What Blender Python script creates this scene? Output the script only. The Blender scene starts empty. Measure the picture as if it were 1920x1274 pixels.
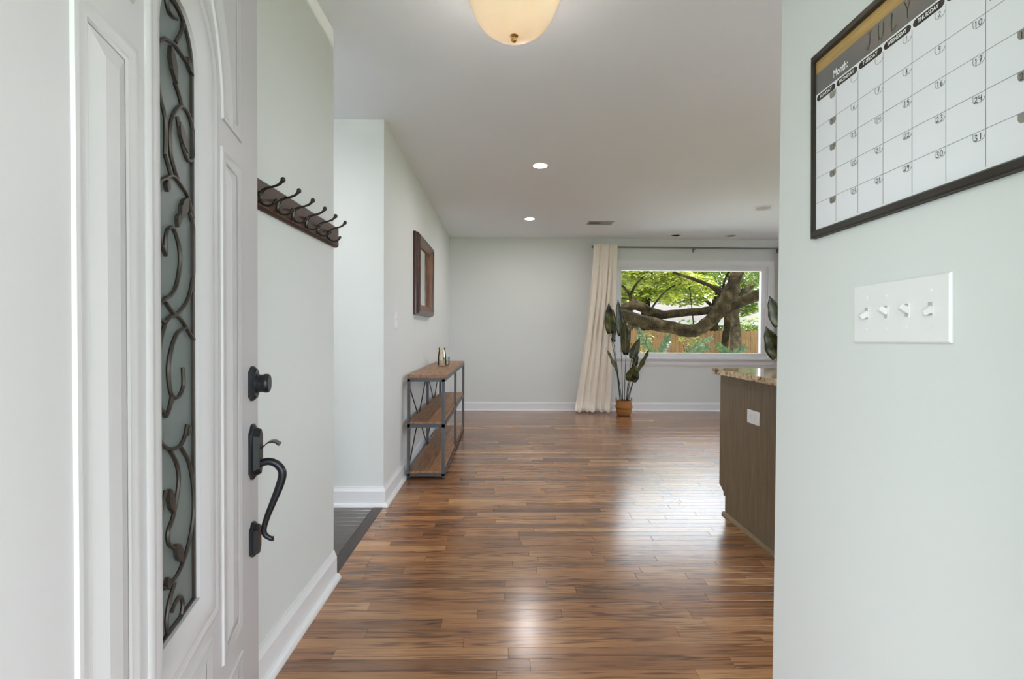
import bpy, math, random
from mathutils import Vector, Matrix

# ---------------------------------------------------------------- camera, sky, sun, exposure
scene = bpy.context.scene
col = scene.collection
F_PX, YAW, PITCH, ROLL, CAM_H = 892.1, .0179, -.0153, .0056, 1.1094
cam_data = bpy.data.cameras.new('camera')
cam_data.sensor_width = 36.0
cam_data.lens = F_PX / 1920 * 36.0
cam_data.clip_start = .02
cam_data.clip_end = 300
cam = bpy.data.objects.new('camera', cam_data)
col.objects.link(cam)
fwd = Vector((math.sin(YAW) * math.cos(PITCH), math.cos(YAW) * math.cos(PITCH), math.sin(PITCH)))
rgt = Vector((math.cos(YAW), -math.sin(YAW), 0))
upv = rgt.cross(fwd)
cr, sr = math.cos(ROLL), math.sin(ROLL)
r2 = rgt * cr + upv * sr
u2 = upv * cr - rgt * sr
cm = Matrix((r2, u2, -fwd)).transposed().to_4x4()
cm.translation = (0, 0, CAM_H)
cam.matrix_world = cm
scene.camera = cam

world = bpy.data.worlds.new('world')
scene.world = world
world.use_nodes = True
bg = world.node_tree.nodes['Background']
bg.inputs[0].default_value = (.90, .955, 1.06, 1)
bg.inputs[1].default_value = 4.6

def light(name, kind, loc, energy, color=(1, 1, 1), rot=(0, 0, 0), **kw):
    d = bpy.data.lights.new(name, kind)
    d.energy = energy
    d.color = color
    for k, v in kw.items():
        setattr(d, k, v)
    o = bpy.data.objects.new(name, d)
    o.location = loc
    o.rotation_euler = rot
    col.objects.link(o)
    return o

light('sun', 'SUN', (8, 5, 12), 6.0, (1, .95, .86), (math.radians(-22), math.radians(42), 0), angle=.02)

def portal(name, loc, rot, sx, sy):
    o = light(name, 'AREA', loc, 1, rot=rot, shape='RECTANGLE', size=sx, size_y=sy)
    o.data.cycles.is_portal = True
portal('portal_entry', (.005, .27, 1.03), (math.radians(90), 0, 0), .93, 2.04)
portal('portal_picture_window', (2.68, 6.85, 1.41), (math.radians(-90), 0, 0), 2.2, 1.3)
portal('portal_added_window', (5.34, 3.8, 1.5), (0, math.radians(90), 0), 1.3, 3.2)  # portal of the window added on the kitchen side

scene.view_settings.view_transform = 'Standard'
scene.view_settings.look = 'None'
scene.view_settings.gamma = 1
scene.view_settings.exposure = 0.76
scene.view_settings.use_curve_mapping = False
scene.cycles.use_denoising = True
scene.cycles.max_bounces = 10
scene.cycles.diffuse_bounces = 6
scene.cycles.transparent_max_bounces = 16
scene.cycles.sample_clamp_indirect = 6
random.seed(7)

# ---------------------------------------------------------------- helpers
class MB:
    def __init__(self):
        self.v, self.f = [], []
    def add(self, vs, fs):
        b = len(self.v)
        self.v += [tuple(p) for p in vs]
        self.f += [tuple(i + b for i in f) for f in fs]
        return self
    def box(self, x0, x1, y0, y1, z0, z1):
        return self.add([(x0, y0, z0), (x1, y0, z0), (x1, y1, z0), (x0, y1, z0), (x0, y0, z1), (x1, y0, z1), (x1, y1, z1), (x0, y1, z1)],
                        [(0, 3, 2, 1), (4, 5, 6, 7), (0, 1, 5, 4), (1, 2, 6, 5), (2, 3, 7, 6), (3, 0, 4, 7)])
    def bevbox(self, x0, x1, y0, y1, z0, z1, b, axis=2):
        """box whose face toward +axis is chamfered by b"""
        def pt(a, c, w):
            return {2: (a, c, w), 1: (a, w, c), 0: (w, a, c)}[axis]
        lo = {2: (x0, x1, y0, y1, z0, z1), 1: (x0, x1, z0, z1, y0, y1), 0: (y0, y1, z0, z1, x0, x1)}[axis]
        a0, a1, c0, c1, w0, w1 = lo
        bb = b if w1 > w0 else -b
        vs = [pt(a0, c0, w0), pt(a1, c0, w0), pt(a1, c1, w0), pt(a0, c1, w0),
              pt(a0, c0, w1 - bb), pt(a1, c0, w1 - bb), pt(a1, c1, w1 - bb), pt(a0, c1, w1 - bb),
              pt(a0 + b, c0 + b, w1), pt(a1 - b, c0 + b, w1), pt(a1 - b, c1 - b, w1), pt(a0 + b, c1 - b, w1)]
        fs = [(3, 2, 1, 0), (8, 9, 10, 11)]
        for k in range(4):
            j = (k + 1) % 4
            fs += [(k, j, 4 + j, 4 + k), (4 + k, 4 + j, 8 + j, 8 + k)]
        return self.add(vs, fs)
    def tube(self, pts, r, n=8, closed=False, caps=True, flat=None):
        pts = [Vector(p) for p in pts]
        m = len(pts)
        rr = r if isinstance(r, (list, tuple)) else [r] * m
        ref = None
        rings = []
        for i, p in enumerate(pts):
            if closed:
                t = pts[(i + 1) % m] - pts[i - 1]
            else:
                t = pts[min(i + 1, m - 1)] - pts[max(i - 1, 0)]
            t.normalize()
            if ref is None:
                ref = Vector((0, 0, 1)) if abs(t.z) < .9 else Vector((1, 0, 0))
                ref = (ref - t * ref.dot(t)).normalized()
            else:
                ref = (ref - t * ref.dot(t))
                if ref.length < 1e-6:
                    ref = Vector((1, 0, 0)) - t * t.x
                ref.normalize()
            b = t.cross(ref)
            rings.append([p + (ref * math.cos(2 * math.pi * k / n) + b * math.sin(2 * math.pi * k / n)) * rr[i] for k in range(n)])
        vs = [q for g in rings for q in g]
        fs = []
        for i in range(m if closed else m - 1):
            j = (i + 1) % m
            for k in range(n):
                l = (k + 1) % n
                fs.append((i * n + k, i * n + l, j * n + l, j * n + k))
        if caps and not closed:
            fs.append(tuple(range(n - 1, -1, -1)))
            fs.append(tuple((m - 1) * n + k for k in range(n)))
        return self.add(vs, fs)
    def lathe(self, prof, c=(0, 0, 0), n=24, axis='Z', arc=None):
        vs, fs = [], []
        for (r, h) in prof:
            for k in range(n):
                a = 2 * math.pi * k / n
                x, y = r * math.cos(a), r * math.sin(a)
                p = {'Z': (x, y, h), 'X': (h, x, y), 'Y': (x, h, y)}[axis]
                vs.append((p[0] + c[0], p[1] + c[1], p[2] + c[2]))
        for i in range(len(prof) - 1):
            for k in range(n):
                l = (k + 1) % n
                fs.append((i * n + k, i * n + l, (i + 1) * n + l, (i + 1) * n + k))
        if prof[0][0] > 1e-5:
            fs.append(tuple(range(n - 1, -1, -1)))
        if prof[-1][0] > 1e-5:
            fs.append(tuple((len(prof) - 1) * n + k for k in range(n)))
        return self.add(vs, fs)
    def prism(self, poly, place, d0, d1):
        """extrude polygon (list of 2-D points) between depths d0 and d1; place(a, b, depth) -> xyz"""
        n = len(poly)
        vs = [place(a, b, d0) for a, b in poly] + [place(a, b, d1) for a, b in poly]
        fs = [tuple(range(n - 1, -1, -1)), tuple(range(n, 2 * n))]
        fs += [(k, (k + 1) % n, n + (k + 1) % n, n + k) for k in range(n)]
        return self.add(vs, fs)
    def sweep(self, path, prof, place, closed=True):
        """sweep profile [(inset, height)] along a flat path; inset is measured to the left of travel (mitred)"""
        n = len(path)
        P = [Vector((a, b)) for a, b in path]
        dirs = []
        for i in range(n):
            e0 = (P[i] - P[i - 1]) if (closed or i > 0) else (P[1] - P[0])
            e1 = (P[(i + 1) % n] - P[i]) if (closed or i < n - 1) else (P[-1] - P[-2])
            e0.normalize(); e1.normalize()
            n0, n1 = Vector((-e0.y, e0.x)), Vector((-e1.y, e1.x))
            s = n0 + n1
            if s.length < 1e-6:
                s = n0.copy()
            s.normalize()
            dirs.append(s / max(.35, s.dot(n0)))
        m = len(prof)
        vs = []
        for i in range(n):
            for (w, h) in prof:
                q = P[i] + dirs[i] * w
                vs.append(place(q.x, q.y, h))
        fs = []
        for i in range(n if closed else n - 1):
            j = (i + 1) % n
            for k in range(m - 1):
                fs.append((i * m + k, j * m + k, j * m + k + 1, i * m + k + 1))
        if not closed:
            fs.append(tuple(range(m - 1, -1, -1)))
            fs.append(tuple((n - 1) * m + k for k in range(m)))
        return self.add(vs, fs)
    def mesh(self, name, material, smooth=False, fix=True):
        me = bpy.data.meshes.new(name)
        me.from_pydata(self.v, [], self.f)
        if material:
            me.materials.append(material)
        if fix:
            import bmesh
            bm = bmesh.new()
            bm.from_mesh(me)
            bmesh.ops.recalc_face_normals(bm, faces=bm.faces)
            bm.to_mesh(me)
            bm.free()
        if smooth:
            for p in me.polygons:
                p.use_smooth = True
            try:
                me.set_sharp_from_angle(angle=math.radians(38))
            except Exception:
                pass
        me.update()
        return me
    def build(self, name, material, parent=None, smooth=False, fix=True):
        o = bpy.data.objects.new(name, self.mesh(name, material, smooth, fix))
        col.objects.link(o)
        if parent:
            o.parent = parent
        return o

def tag(o, label=None, cat=None, group=None, kind=None):
    if label: o['label'] = label
    if cat: o['category'] = cat
    if group: o['group'] = group
    if kind: o['kind'] = kind
    return o

def thing(name, label, cat, loc=(0, 0, 0), rotz=0, group=None):
    o = bpy.data.objects.new(name, None)
    o.empty_display_size = .05
    o.location = loc
    o.rotation_euler = (0, 0, rotz)
    col.objects.link(o)
    return tag(o, label, cat, group)

def struct(name, mb, material, label=None, cat=None, smooth=False):
    return tag(mb.build(name, material, None, smooth), label, cat, None, 'structure')

def smooth_path(pts, k=6, closed=False):
    """Catmull-Rom"""
    P = [Vector(p) for p in pts]
    n = len(P)
    out = []
    for i in range(n if closed else n - 1):
        p0 = P[i - 1] if (i > 0 or closed) else P[0] * 2 - P[1]
        p1, p2 = P[i], P[(i + 1) % n]
        p3 = P[(i + 2) % n] if (closed or i + 2 < n) else P[-1] * 2 - P[-2]
        for j in range(k):
            t = j / k
            out.append(.5 * ((2 * p1) + (p2 - p0) * t + (2 * p0 - 5 * p1 + 4 * p2 - p3) * t * t + (3 * p1 - p0 - 3 * p2 + p3) * t ** 3))
    if not closed:
        out.append(P[-1])
    return out

def lerp_list(vals, n):
    out = []
    for i in range(n):
        t = i / (n - 1) * (len(vals) - 1)
        a = min(int(t), len(vals) - 2)
        out.append(vals[a] + (vals[a + 1] - vals[a]) * (t - a))
    return out

# ---------------------------------------------------------------- materials
def srgb(r, g, b):
    f = lambda c: (c / 255 / 12.92) if c / 255 <= .04045 else ((c / 255 + .055) / 1.055) ** 2.4
    return (f(r), f(g), f(b), 1)

def new_mat(name):
    m = bpy.data.materials.new(name)
    m.use_nodes = True
    nt = m.node_tree
    return m, nt, nt.nodes['Principled BSDF']

def node(nt, kind, **kw):
    n = nt.nodes.new(kind)
    for k, v in kw.items():
        if k.startswith('i_'):
            n.inputs[k[2:].replace('_', ' ')].default_value = v
        else:
            setattr(n, k, v)
    return n

def plain(name, color, rough=.5, metal=0, var=.04, scale=30, bump=0, spec=.5, coat=0):
    m, nt, p = new_mat(name)
    tc = node(nt, 'ShaderNodeTexCoord')
    nz = node(nt, 'ShaderNodeTexNoise', i_Scale=scale, i_Detail=4)
    nt.links.new(tc.outputs['Object'], nz.inputs['Vector'])
    mix = node(nt, 'ShaderNodeMixRGB')
    mix.inputs[1].default_value = tuple(c * (1 - var) for c in color[:3]) + (1,)
    mix.inputs[2].default_value = tuple(min(1, c * (1 + var)) for c in color[:3]) + (1,)
    nt.links.new(nz.outputs['Fac'], mix.inputs[0])
    nt.links.new(mix.outputs[0], p.inputs['Base Color'])
    p.inputs['Roughness'].default_value = rough
    p.inputs['Metallic'].default_value = metal
    p.inputs['Specular IOR Level'].default_value = spec
    p.inputs['Coat Weight'].default_value = coat
    if bump:
        b = node(nt, 'ShaderNodeBump', i_Strength=bump, i_Distance=.002)
        nt.links.new(nz.outputs['Fac'], b.inputs['Height'])
        nt.links.new(b.outputs[0], p.inputs['Normal'])
    return m

def wood(name, dark, light_, axis=1, scale=8, rough=.45, stretch=14, coat=0):
    """wood grain running along the given axis"""
    m, nt, p = new_mat(name)
    tc = node(nt, 'ShaderNodeTexCoord')
    mp = node(nt, 'ShaderNodeMapping')
    sc = [stretch] * 3
    sc[axis] = 1
    mp.inputs['Scale'].default_value = sc
    nt.links.new(tc.outputs['Object'], mp.inputs['Vector'])
    nz = node(nt, 'ShaderNodeTexNoise', i_Scale=scale, i_Detail=7, i_Roughness=.65, i_Distortion=.6)
    nt.links.new(mp.outputs[0], nz.inputs['Vector'])
    rp = node(nt, 'ShaderNodeValToRGB')
    rp.color_ramp.elements[0].position = .3
    rp.color_ramp.elements[0].color = dark
    rp.color_ramp.elements[1].position = .72
    rp.color_ramp.elements[1].color = light_
    nt.links.new(nz.outputs['Fac'], rp.inputs[0])
    nt.links.new(rp.outputs[0], p.inputs['Base Color'])
    p.inputs['Roughness'].default_value = rough
    p.inputs['Coat Weight'].default_value = coat
    b = node(nt, 'ShaderNodeBump', i_Strength=.15, i_Distance=.001)
    nt.links.new(nz.outputs['Fac'], b.inputs['Height'])
    nt.links.new(b.outputs[0], p.inputs['Normal'])
    return m

def glass_mat(name, tint, gloss=.06, rough=.0, frost=0):
    """thin pane: lets light straight through, mirrors a little"""
    m = bpy.data.materials.new(name)
    m.use_nodes = True
    nt = m.node_tree
    nt.nodes.remove(nt.nodes['Principled BSDF'])
    out = nt.nodes['Material Output']
    tr = node(nt, 'ShaderNodeBsdfTransparent')
    tr.inputs[0].default_value = tint
    gl = node(nt, 'ShaderNodeBsdfGlossy')
    gl.inputs['Roughness'].default_value = rough
    lw = node(nt, 'ShaderNodeFresnel', i_IOR=1.45)
    ml = node(nt, 'ShaderNodeMath', operation='ADD')
    ml.inputs[1].default_value = gloss - .03
    nt.links.new(lw.outputs[0], ml.inputs[0])
    mx = node(nt, 'ShaderNodeMixShader')
    nt.links.new(ml.outputs[0], mx.inputs[0])
    nt.links.new(tr.outputs[0], mx.inputs[1])
    nt.links.new(gl.outputs[0], mx.inputs[2])
    if frost:
        df = node(nt, 'ShaderNodeBsdfDiffuse')
        df.inputs[0].default_value = (.34, .38, .37, 1)
        m2 = node(nt, 'ShaderNodeMixShader')
        m2.inputs[0].default_value = frost
        nt.links.new(mx.outputs[0], m2.inputs[1])
        nt.links.new(df.outputs[0], m2.inputs[2])
        mx = m2
    nt.links.new(mx.outputs[0], out.inputs[0])
    return m

def leaf_mat(name, c0, c1, trans=.45, rough=.5):
    m = bpy.data.materials.new(name)
    m.use_nodes = True
    nt = m.node_tree
    p = nt.nodes['Principled BSDF']
    out = nt.nodes['Material Output']
    at = node(nt, 'ShaderNodeAttribute', attribute_name='tone')
    mix = node(nt, 'ShaderNodeMixRGB')
    mix.inputs[1].default_value = c0
    mix.inputs[2].default_value = c1
    nt.links.new(at.outputs['Fac'], mix.inputs[0])
    nt.links.new(mix.outputs[0], p.inputs['Base Color'])
    p.inputs['Roughness'].default_value = rough
    tl = node(nt, 'ShaderNodeBsdfTranslucent')
    nt.links.new(mix.outputs[0], tl.inputs[0])
    mx = node(nt, 'ShaderNodeMixShader')
    mx.inputs[0].default_value = trans
    nt.links.new(p.outputs[0], mx.inputs[1])
    nt.links.new(tl.outputs[0], mx.inputs[2])
    nt.links.new(mx.outputs[0], out.inputs[0])
    return m

def emit_mat(name, color, strength):
    m, nt, p = new_mat(name)
    p.inputs['Base Color'].default_value = color
    p.inputs['Emission Color'].default_value = color
    p.inputs['Emission Strength'].default_value = strength
    return m

def floor_mat(name, dark, mid, light_, rough=.26, gray=0):
    m, nt, p = new_mat(name)
    L = nt.links.new
    geo = node(nt, 'ShaderNodeNewGeometry')
    tone = node(nt, 'ShaderNodeAttribute', attribute_name='tone')
    shift = node(nt, 'ShaderNodeAttribute', attribute_name='shift')
    comb = node(nt, 'ShaderNodeCombineXYZ')
    L(shift.outputs['Fac'], comb.inputs[0]); L(shift.outputs['Fac'], comb.inputs[2])
    add = node(nt, 'ShaderNodeVectorMath', operation='ADD')
    L(geo.outputs['Position'], add.inputs[0]); L(comb.outputs[0], add.inputs[1])
    mp = node(nt, 'ShaderNodeMapping')
    mp.inputs['Scale'].default_value = (1.6, 26, 1)
    L(add.outputs[0], mp.inputs['Vector'])
    # slow warp so that the growth rings fold into cathedral figures
    warp = node(nt, 'ShaderNodeTexNoise', i_Scale=1.3, i_Detail=2)
    L(mp.outputs[0], warp.inputs['Vector'])
    rings = node(nt, 'ShaderNodeMath', operation='MULTIPLY')
    L(warp.outputs['Fac'], rings.inputs[0]); rings.inputs[1].default_value = 34
    sn = node(nt, 'ShaderNodeMath', operation='SINE')
    L(rings.outputs[0], sn.inputs[0])
    mr = node(nt, 'ShaderNodeMapRange')
    mr.inputs['From Min'].default_value = -.2; mr.inputs['From Max'].default_value = 1
    L(sn.outputs[0], mr.inputs['Value'])
    mp2 = node(nt, 'ShaderNodeMapping')
    mp2.inputs['Scale'].default_value = (5, 170, 1)
    L(add.outputs[0], mp2.inputs['Vector'])
    fine = node(nt, 'ShaderNodeTexNoise', i_Scale=1.5, i_Detail=5, i_Roughness=.7)
    L(mp2.outputs[0], fine.inputs['Vector'])
    patch = node(nt, 'ShaderNodeTexNoise', i_Scale=1.7, i_Detail=3)
    L(geo.outputs['Position'], patch.inputs['Vector'])
    base = node(nt, 'ShaderNodeValToRGB')
    base.color_ramp.elements[0].color = dark
    base.color_ramp.elements[0].position = .05
    e = base.color_ramp.elements.new(.5); e.color = mid
    base.color_ramp.elements[-1].color = light_
    base.color_ramp.elements[-1].position = .95
    mixv = node(nt, 'ShaderNodeMath', operation='MULTIPLY_ADD')
    L(patch.outputs['Fac'], mixv.inputs[0]); mixv.inputs[1].default_value = .7
    s2 = node(nt, 'ShaderNodeMath', operation='SUBTRACT'); L(tone.outputs['Fac'], s2.inputs[0]); s2.inputs[1].default_value = .35
    L(s2.outputs[0], mixv.inputs[2])
    L(mixv.outputs[0], base.inputs[0])
    # dark ring lines and pores
    ringmask = node(nt, 'ShaderNodeTexNoise', i_Scale=.9, i_Detail=1)
    L(mp.outputs[0], ringmask.inputs['Vector'])
    rm = node(nt, 'ShaderNodeMapRange')
    rm.inputs['From Min'].default_value = .38; rm.inputs['From Max'].default_value = .55
    L(ringmask.outputs['Fac'], rm.inputs['Value'])
    amt = node(nt, 'ShaderNodeMath', operation='MULTIPLY'); L(mr.outputs[0], amt.inputs[0]); L(rm.outputs[0], amt.inputs[1])
    amt2 = node(nt, 'ShaderNodeMath', operation='MULTIPLY'); L(amt.outputs[0], amt2.inputs[0]); amt2.inputs[1].default_value = .85
    m1 = node(nt, 'ShaderNodeMixRGB', blend_type='MULTIPLY')
    m1.inputs[2].default_value = (.33, .26, .24, 1)
    L(amt2.outputs[0], m1.inputs[0]); L(base.outputs[0], m1.inputs[1])
    fr = node(nt, 'ShaderNodeMapRange')
    fr.inputs['From Min'].default_value = .5; fr.inputs['From Max'].default_value = .72
    fr.inputs['To Max'].default_value = .8
    L(fine.outputs['Fac'], fr.inputs['Value'])
    m2 = node(nt, 'ShaderNodeMixRGB', blend_type='MULTIPLY')
    m2.inputs[2].default_value = (.4, .34, .32, 1)
    L(fr.outputs[0], m2.inputs[0]); L(m1.outputs[0], m2.inputs[1])
    L(m2.outputs[0], p.inputs['Base Color'])
    p.inputs['Roughness'].default_value = rough
    p.inputs['Specular IOR Level'].default_value = .5
    p.inputs['Coat Weight'].default_value = .40
    p.inputs['Coat Roughness'].default_value = .20
    p.inputs['Coat IOR'].default_value = 1.9
    return m

def granite_mat(name):
    m, nt, p = new_mat(name)
    L = nt.links.new
    tc = node(nt, 'ShaderNodeTexCoord')
    n1 = node(nt, 'ShaderNodeTexNoise', i_Scale=38, i_Detail=6, i_Roughness=.7)
    n2 = node(nt, 'ShaderNodeTexVoronoi', i_Scale=85)
    n3 = node(nt, 'ShaderNodeTexNoise', i_Scale=16, i_Detail=3)
    for n_ in (n1, n2, n3):
        L(tc.outputs['Object'], n_.inputs['Vector'])
    rp = node(nt, 'ShaderNodeValToRGB')
    els = rp.color_ramp.elements
    els[0].position = .32; els[0].color = srgb(60, 42, 30)
    els[1].position = .66; els[1].color = srgb(222, 204, 172)
    e = els.new(.42); e.color = srgb(150, 116, 84)
    e = els.new(.5); e.color = srgb(198, 172, 136)
    L(n1.outputs['Fac'], rp.inputs[0])
    sp = node(nt, 'ShaderNodeMapRange')
    sp.inputs['From Min'].default_value = .58; sp.inputs['From Max'].default_value = .66
    L(n3.outputs['Fac'], sp.inputs['Value'])
    mx = node(nt, 'ShaderNodeMixRGB')
    mx.inputs[2].default_value = srgb(58, 36, 26)
    L(sp.outputs[0], mx.inputs[0]); L(rp.outputs[0], mx.inputs[1])
    L(mx.outputs[0], p.inputs['Base Color'])
    p.inputs['Roughness'].default_value = .08
    return m

M = {}
M['wall'] = plain('wall_paint_sage', (.716, .736, .722, 1), .65, var=.012, scale=3, spec=.3)
M['ceiling'] = plain('ceiling_paint', (.885, .92, .98, 1), .8, var=.012, scale=3, spec=.2)
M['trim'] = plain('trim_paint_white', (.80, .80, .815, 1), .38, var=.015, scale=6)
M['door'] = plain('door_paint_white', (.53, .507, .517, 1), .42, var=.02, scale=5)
M['plastic'] = plain('switch_plastic_white', (.82, .82, .82, 1), .3, var=.01)
M['slot'] = plain('slot_dark', (.05, .05, .05, 1), .6)
M['iron'] = plain('black_iron', (.022, .023, .028, 1), .32, metal=.55, var=.1)
M['bronze'] = plain('oil_rubbed_bronze', (.055, .047, .04, 1), .3, metal=.85, var=.2, scale=60)
M['scroll'] = plain('scroll_iron_brown', (.045, .036, .03, 1), .4, metal=.5, var=.2, scale=60)
M['rackwood'] = wood('rack_walnut', srgb(34, 18, 10), srgb(78, 44, 26), axis=1, scale=6, rough=.5)
M['mirrorwood'] = wood('mirror_mahogany', srgb(34, 12, 7), srgb(88, 42, 24), axis=2, scale=6, rough=.3, coat=.15)
M['mirrorwood_inner'] = wood('mirror_inner_wood', srgb(84, 48, 22), srgb(140, 92, 50), axis=2, scale=6, rough=.35)
M['tablewood'] = wood('table_rustic_wood', srgb(112, 76, 50), srgb(190, 142, 102), axis=1, scale=5, rough=.42)
M['steel'] = plain('table_steel_grey', (.10, .105, .115, 1), .42, metal=.4, var=.12, scale=25)
M['strap'] = plain('table_back_rod_dark', (.03, .03, .03, 1), .4, metal=.6)
M['cabinet'] = wood('cabinet_taupe_stain', srgb(98, 86, 69), srgb(132, 115, 91), axis=2, scale=4, rough=.45, stretch=16)
M['cabinet_shoe'] = wood('cabinet_shoe_tan', srgb(120, 102, 78), srgb(150, 128, 98), axis=1, scale=5)
M['granite'] = granite_mat('granite_beige')
M['curtain'] = plain('curtain_linen', srgb(240, 231, 219), .9, var=.06, scale=220, spec=.1)
M['rod'] = plain('rod_brushed_grey', (.22, .23, .23, 1), .35, metal=.8)
M['basket'] = None
M['soil'] = plain('soil_dark', (.02, .016, .012, 1), .9)
M['stem'] = plain('plant_stem_dark', (.012, .016, .010, 1), .5)
M['glass'] = glass_mat('window_glass', (.93, .95, .94, 1), .004)
M['doorglass'] = glass_mat('door_glass_grey', (.86, .91, .90, 1), .02, .35, .30)
M['vase'] = glass_mat('vase_amber_glass', (.985, .955, .88, 1), .035)
M['clearglass'] = glass_mat('clear_glass', (.96, .96, .95, 1), .035)
M['wax'] = plain('candle_wax_white', (.85, .82, .76, 1), .55)
M['mirror'] = None
M['brass'] = plain('brass', (.62, .40, .16, 1), .22, metal=1.0, var=.08)
M['lamp_on'] = emit_mat('recessed_diffuser_lit', (1, .99, .96, 1), 8)
M['lamp_off'] = plain('recessed_diffuser_off', (.5, .5, .5, 1), .5)
M['vent'] = plain('vent_metal_grey', (.42, .42, .43, 1), .5)
M['vent_dark'] = plain('vent_duct_dark', (.05, .05, .05, 1), .8)
M['board_white'] = plain('whiteboard_gloss', (.80, .80, .84, 1), .12, var=.01)
M['board_gold'] = wood('calendar_gold_band', srgb(150, 118, 66), srgb(190, 156, 98), axis=0, scale=9, rough=.2)
M['board_grey'] = plain('calendar_grey_band', srgb(112, 108, 106), .12, var=.03)
M['board_frame'] = plain('calendar_frame_black_brown', srgb(46, 40, 34), .3, var=.1)
M['ink'] = plain('marker_ink_dark', srgb(52, 48, 48), .4)
M['ink_brown'] = plain('marker_ink_brown', srgb(50, 32, 26), .4)
M['grid'] = plain('calendar_grid_grey', srgb(150, 150, 154), .3)
M['tabgrey'] = plain('calendar_tab_grey', srgb(140, 136, 130), .3)
M['pill'] = plain('calendar_pill_dark', srgb(50, 40, 40), .2)
M['print_white'] = plain('calendar_print_white', (.85, .85, .85, 1), .3)
M['floor'] = floor_mat('oak_floor', srgb(98, 61, 38), srgb(158, 109, 70), srgb(206, 158, 108))
M['hallfloor'] = floor_mat('hall_dark_floor', srgb(44, 31, 25), srgb(62, 44, 34), srgb(80, 58, 45))
M['strip'] = wood('threshold_dark_strip', srgb(28, 22, 20), srgb(66, 50, 42), axis=1, scale=6, rough=.35)
M['subfloor'] = plain('subfloor', (.03, .02, .014, 1), .8)
M['fence'] = wood('fence_cedar', srgb(72, 50, 23), srgb(118, 84, 43), axis=2, scale=3, rough=.85, stretch=8)
M['grass'] = plain('lawn', srgb(96, 120, 50), .95, var=.3, scale=5)
M['concrete'] = plain('porch_concrete', (.45, .45, .44, 1), .9, var=.1, scale=12)
M['patio'] = plain('added_patio_pale', (.72, .71, .69, 1), .9, var=.06, scale=8)
M['roof'] = plain('neighbour_roof', srgb(84, 76, 72), .9, var=.15, scale=8)
M['siding'] = plain('added_roof_white', srgb(226, 222, 214), .8)
M['brick'] = plain('neighbour_brick', srgb(90, 60, 52), .9, var=.2, scale=10)
M['fascia'] = plain('neighbour_fascia', (.4, .4, .4, 1), .6)
M['leaf_bright'] = leaf_mat('leaf_bright', srgb(62, 80, 20), srgb(186, 190, 76))
M['leaf_mid'] = leaf_mat('leaf_mid', srgb(58, 82, 26), srgb(142, 158, 56))
M['leaf_dark'] = leaf_mat('leaf_dark', srgb(30, 62, 30), srgb(88, 126, 56))
M['palm'] = leaf_mat('palm_leaf', srgb(12, 32, 10), srgb(66, 92, 42), .15, .35)
M['shrub'] = leaf_mat('shrub_leaf', srgb(84, 110, 30), srgb(140, 156, 54), .4)

def bark_mat(name, dark, mid, pale, scale):
    m, nt, p = new_mat(name)
    L = nt.links.new
    tc = node(nt, 'ShaderNodeTexCoord')
    n1 = node(nt, 'ShaderNodeTexNoise', i_Scale=scale, i_Detail=8, i_Roughness=.7)
    L(tc.outputs['Object'], n1.inputs['Vector'])
    rp = node(nt, 'ShaderNodeValToRGB')
    els = rp.color_ramp.elements
    els[0].position = .36; els[0].color = dark
    els[1].position = .68; els[1].color = pale
    e = els.new(.52); e.color = mid
    L(n1.outputs['Fac'], rp.inputs[0])
    L(rp.outputs[0], p.inputs['Base Color'])
    p.inputs['Roughness'].default_value = 1.0
    p.inputs['Specular IOR Level'].default_value = .05
    b = node(nt, 'ShaderNodeBump', i_Strength=1.0, i_Distance=.03)
    L(n1.outputs['Fac'], b.inputs['Height'])
    L(b.outputs[0], p.inputs['Normal'])
    return m
M['bark'] = bark_mat('oak_bark', srgb(15, 11, 6), srgb(31, 25, 13), srgb(60, 49, 32), 5)
M['bark_pale'] = bark_mat('pale_bark', srgb(34, 28, 20), srgb(56, 48, 36), srgb(90, 78, 62), 4)

def plant_leaf_mat():
    m, nt, p = new_mat('bird_leaf_olive')
    tc = node(nt, 'ShaderNodeTexCoord')
    nz = node(nt, 'ShaderNodeTexNoise', i_Scale=9, i_Detail=3)
    nt.links.new(tc.outputs['Object'], nz.inputs['Vector'])
    rp = node(nt, 'ShaderNodeValToRGB')
    rp.color_ramp.elements[0].color = srgb(12, 16, 8)
    rp.color_ramp.elements[0].position = .35
    rp.color_ramp.elements[1].color = srgb(80, 82, 30)
    rp.color_ramp.elements[1].position = .68
    nt.links.new(nz.outputs['Fac'], rp.inputs[0])
    nt.links.new(rp.outputs[0], p.inputs['Base Color'])
    p.inputs['Roughness'].default_value = .38
    return m
M['birdleaf'] = plant_leaf_mat()
M['birdvein'] = plain('bird_leaf_rib', srgb(120, 118, 66), .5)

def basket_mat():
    m, nt, p = new_mat('woven_basket')
    tc = node(nt, 'ShaderNodeTexCoord')
    wv = node(nt, 'ShaderNodeTexWave', wave_type='BANDS', bands_direction='Z', i_Scale=55, i_Distortion=1.5, i_Detail=2)
    nt.links.new(tc.outputs['Object'], wv.inputs['Vector'])
    mx = node(nt, 'ShaderNodeMixRGB')
    mx.inputs[1].default_value = srgb(128, 78, 36)
    mx.inputs[2].default_value = srgb(184, 124, 66)
    nt.links.new(wv.outputs['Fac'], mx.inputs[0])
    nt.links.new(mx.outputs[0], p.inputs['Base Color'])
    p.inputs['Roughness'].default_value = .75
    b = node(nt, 'ShaderNodeBump', i_Strength=.6, i_Distance=.003)
    nt.links.new(wv.outputs['Fac'], b.inputs['Height'])
    nt.links.new(b.outputs[0], p.inputs['Normal'])
    return m
M['basket'] = basket_mat()

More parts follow.
